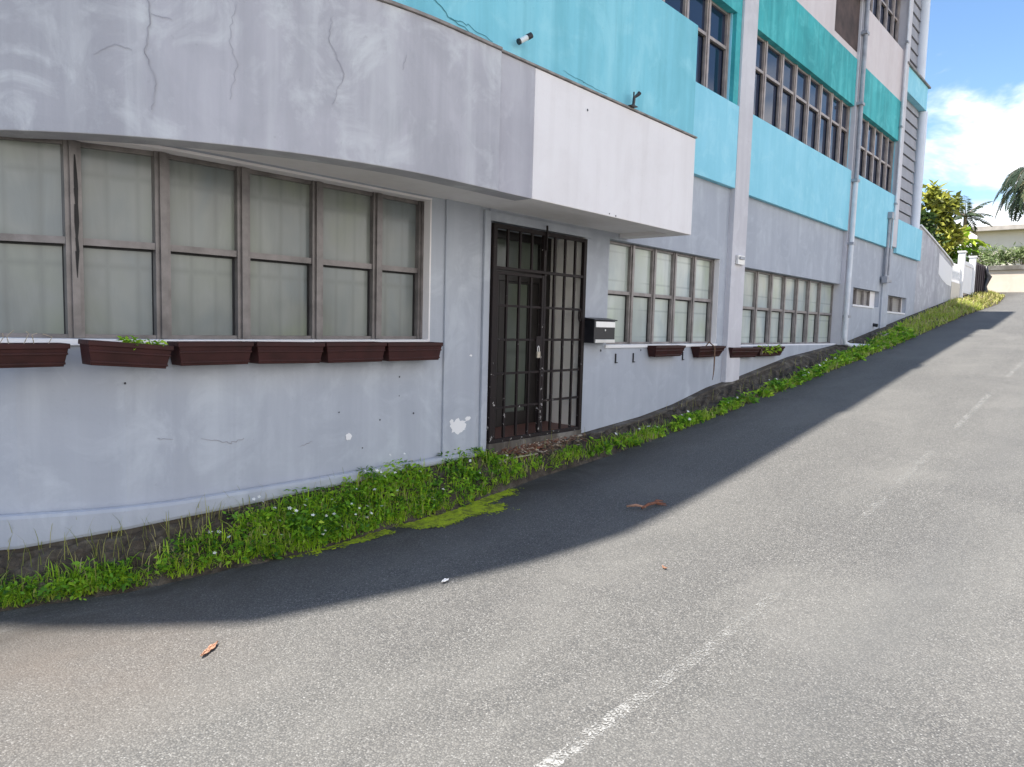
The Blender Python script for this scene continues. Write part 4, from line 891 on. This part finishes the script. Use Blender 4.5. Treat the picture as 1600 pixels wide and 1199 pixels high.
tops = weed_clumps('weeds', 520, .4, 3.9, [(-1, .5), (1, .5), (1.6, .75), (2, 1), (3.6, 1), (3.9, .3)], TM, hW, interp([(0, .028), (20, .05)]), .05, .8, 'dense leafy weeds growing between the wall and the asphalt')
tops2 = weed_clumps('verge_weeds', 330, 3.9, 14, [(3.9, .2), (4.8, .35), (5.1, 1), (6.0, .9), (6.6, .5), (8, .9), (14, .8)], [(3.9, .3), (5, .5), (6, .5), (7, .34), (9, .38), (14, .55)], hW, interp([(3, .035), (14, .08)]), .2, .8, 'leafy weeds in the narrow verge up the slope', (10, 24))
# white daisies
def flowers(name, pts, r, label):
    b_ = []; F = []
    V = []
    for p in pts:
        nx = Vector((random.uniform(-.5, .5), random.uniform(-.9, .1), 1)).normalized(); a = nx.orthogonal().normalized(); c = nx.cross(a)
        rr = r*random.uniform(.7, 1.3)
        for k in range(5):
            an = 2*math.pi*k/5; d1 = a*math.cos(an)+c*math.sin(an); d2 = a*math.cos(an+.5)+c*math.sin(an+.5); d0 = a*math.cos(an-.5)+c*math.sin(an-.5); q = Vector(p)
            V += [q, q+d0*rr*.6, q+d1*rr, q+d2*rr*.6]
    stuff(npmesh(name, np.array([tuple(v) for v in V]), np.arange(len(V)).reshape(-1, 4), 'petal', np.zeros(len(V))), label, 'flowers')
pk = [p for p in tops if 1.5 < p[0] < 3.8]; random.shuffle(pk)
fl = [(p[0]+random.uniform(-.03, .03), p[1]+random.uniform(-.03, .03), p[2]+random.uniform(.005, .05)) for p in pk[:62]]
pk2 = [p for p in tops2 if 4.9 < p[0] < 10]; random.shuffle(pk2)
flowers('daisies', fl, .0105, 'small white daisies dotted among the weeds below the planters')
flowers('white_flowers', [(p[0], p[1], p[2]+.03) for p in pk2[:30]], .018, 'scattered tiny white flowers in the verge beyond the gate')

# moss cushion creeping over the asphalt
def inside(px, py, poly):
    r = False; j = len(poly)-1
    for i in range(len(poly)):
        if (poly[i][1] > py) != (poly[j][1] > py) and px < (poly[j][0]-poly[i][0])*(py-poly[i][1])/(poly[j][1]-poly[i][1])+poly[i][0]: r = not r
        j = i
    return r
from mathutils import noise as mnoise
def edge_dist(px, py, poly):
    best = 9
    for (ax, ay), (bx_, by_) in zip(poly, poly[1:]+poly[:1]):
        dx, dy = bx_-ax, by_-ay; q = max(0, min(1, ((px-ax)*dx+(py-ay)*dy)/(dx*dx+dy*dy))); best = min(best, math.hypot(px-ax-q*dx, py-ay-q*dy))
    return best
def mossy(polys, name, label):
    b = MB(); s = .0085
    for poly in polys:
        x0 = min(p[0] for p in poly); x1 = max(p[0] for p in poly); y0 = min(p[1] for p in poly); y1 = max(p[1] for p in poly)
        nx, ny = int((x1-x0)/s)+16, int((y1-y0)/s)+16
        def H(i, j):
            x, y_ = x0-8*s+i*s, y0-8*s+j*s; q = mnoise.noise((x*14, y_*14, 0)); return (x, y_, zr(x)+.002+.006*max(0, q+.2)+.003*mnoise.noise((x*60, y_*60, 2)))
        for i in range(nx):
            for j in range(ny):
                p = H(i, j); wob = .05*mnoise.noise((p[0]*9, p[1]*9, 5)); wob2 = .05*mnoise.noise((p[0]*9, p[1]*9, 15)); qx, qy = p[0]+wob, p[1]+wob2
                d = edge_dist(qx, qy, poly)*(1 if inside(qx, qy, poly) else -1)
                if d < -.06: continue
                q = d/.07+.55*mnoise.noise((p[0]*24, p[1]*24, 3))+1.0*mnoise.noise((p[0]*85, p[1]*85, 9))
                if q > .48: b.face([H(i, j), H(i+1, j), H(i+1, j+1), H(i, j+1)])
    stuff(b.build(name, 'moss', smooth=True), label, 'moss')
mossy([[(2.60, 3.30), (2.70, 3.06), (2.88, 2.97), (3.08, 3.0), (3.34, 2.91), (3.42, 3.04), (3.36, 3.10), (3.58, 3.10), (3.76, 3.20), (3.6, 3.40), (3.2, 3.38)], [(1.85, 3.26), (1.95, 3.14), (2.3, 3.11), (2.6, 3.13), (2.66, 3.28)]], 'moss', 'bright yellow green moss spreading over the asphalt edge')

# ------------------------------------------------------------------ litter
b = MB()
for i in range(620):
    x = random.gauss(4.1, .3); t = min(.93, max(.35, random.gauss(.78, .17)))
    if not 3.68 < x < 4.85: continue
    p = Vector(verge_pt(x, t))+Vector((0, 0, .012)); a = random.uniform(0, 6.28); l = random.uniform(.008, .026); w_ = l*random.uniform(.25, .6); d = Vector((math.cos(a), math.sin(a), random.uniform(-.3, .5)))*l; s = Vector((-math.sin(a), math.cos(a), random.uniform(-.3, .3)))*w_
    lo = [p-d-s, p+d-s, p+d+s, p-d+s]; b.hexa([tuple(q) for q in lo], [tuple(q+Vector((0, 0, .004))) for q in lo], random.choice((0, 0, 0, 1, 2)))
stuff(b.build('bark_litter', ['bark_chip', 'twig', 'dead_leaf']), 'brown bark chips and dead leaf litter below the barred gate', 'litter')
def curled(name, c, l, w_, az, mat, label, cat, fold=.5, bend=.6):
    b = MB(); ca, sa = math.cos(az), math.sin(az); n = 9
    rows = []
    for i in range(n+1):
        u = -1+2*i/n; ww = w_*(1-abs(u)**2.2)*(1+.2*math.sin(7*u)); zc = .006+bend*l*.35*u*u
        for sdn in (-1, -.45, 0, .45, 1):
            x, y_ = u*l, sdn*ww; z = zc+fold*ww*abs(sdn)**1.5+.003*math.sin(9*u+4*sdn); rows.append((c[0]+x*ca-y_*sa, c[1]+x*sa+y_*ca, zr(c[0])+z))
    for i in range(n):
        for j in range(4): a = i*5+j; b.face([rows[a], rows[a+5], rows[a+6], rows[a+1]])
    o = b.build(name, mat, smooth=True); s = o.modifiers.new('solid', 'SOLIDIFY'); s.thickness = .003
    tag(o, label, cat); return o
b = MB(); z0 = zr(3.9)+.012
b.tube([(3.80, 2.36, z0), (3.83, 2.31, z0+.012), (3.86, 2.255, z0+.004)], [.007, .009, .005], 7, 1); b.tube([(3.83, 2.27, z0), (3.89, 2.26, z0+.016), (3.96, 2.24, z0+.02), (4.02, 2.21, z0+.006)], [.006, .010, .009, .004], 7); b.tube([(3.93, 2.25, z0+.012), (3.99, 2.26, z0+.024), (4.03, 2.235, z0+.018)], [.005, .008, .003], 7); b.tube([(3.96, 2.24, z0+.01), (4.0, 2.19, z0+.003)], [.005, .002], 6)
tag(b.build('dry_branch', ['dead_leaf', 'pale_leaf'], smooth=True), 'reddish brown broken branch piece lying in the shaded part of the road', 'branch')
curled('dead_leaf', (1.19, 2.50), .060, .011, .62, 'pale_leaf', 'orange brown dead leaf lying alone on the sunlit road at lower left', 'leaf', .35, .25)
curled('paper_scrap', (2.27, 2.385), .028, .010, .2, 'paper', 'small crumpled white paper scrap in the road shade below the moss', 'paper scrap', .5, .3)
curled('dry_leaf', (3.11, 1.70), .02, .006, 1.1, 'pale_leaf', 'tiny pale curled leaf on the sunlit road right of the branch', 'leaf', .6, 1.0)
b = MB(); p = [verge_pt(3.72+.1*i, .45-.02*i) for i in range(5)]; b.tube([(q[0], q[1], q[2]+.02) for q in p], [.005, .006, .006, .005, .003], 6)
tag(b.build('fallen_twig', 'twig'), 'long pale twig lying on the litter in front of the gate', 'twig')
b = MB(); q = verge_pt(12.9, .6); n = 10
b.hexa([(q[0]+.38*math.cos(6.283*k/n)*random.uniform(.8, 1.1), q[1]+.14*math.sin(6.283*k/n), q[2]-.02) for k in range(n)], [(q[0]+.34*math.cos(6.283*k/n)*random.uniform(.85, 1.1), q[1]+.12*math.sin(6.283*k/n), q[2]+.05) for k in range(n)])
tag(b.build('concrete_slab', 'concrete', bevel=.01), 'flat broken concrete slab lying on the verge beyond the drain pipe', 'slab')
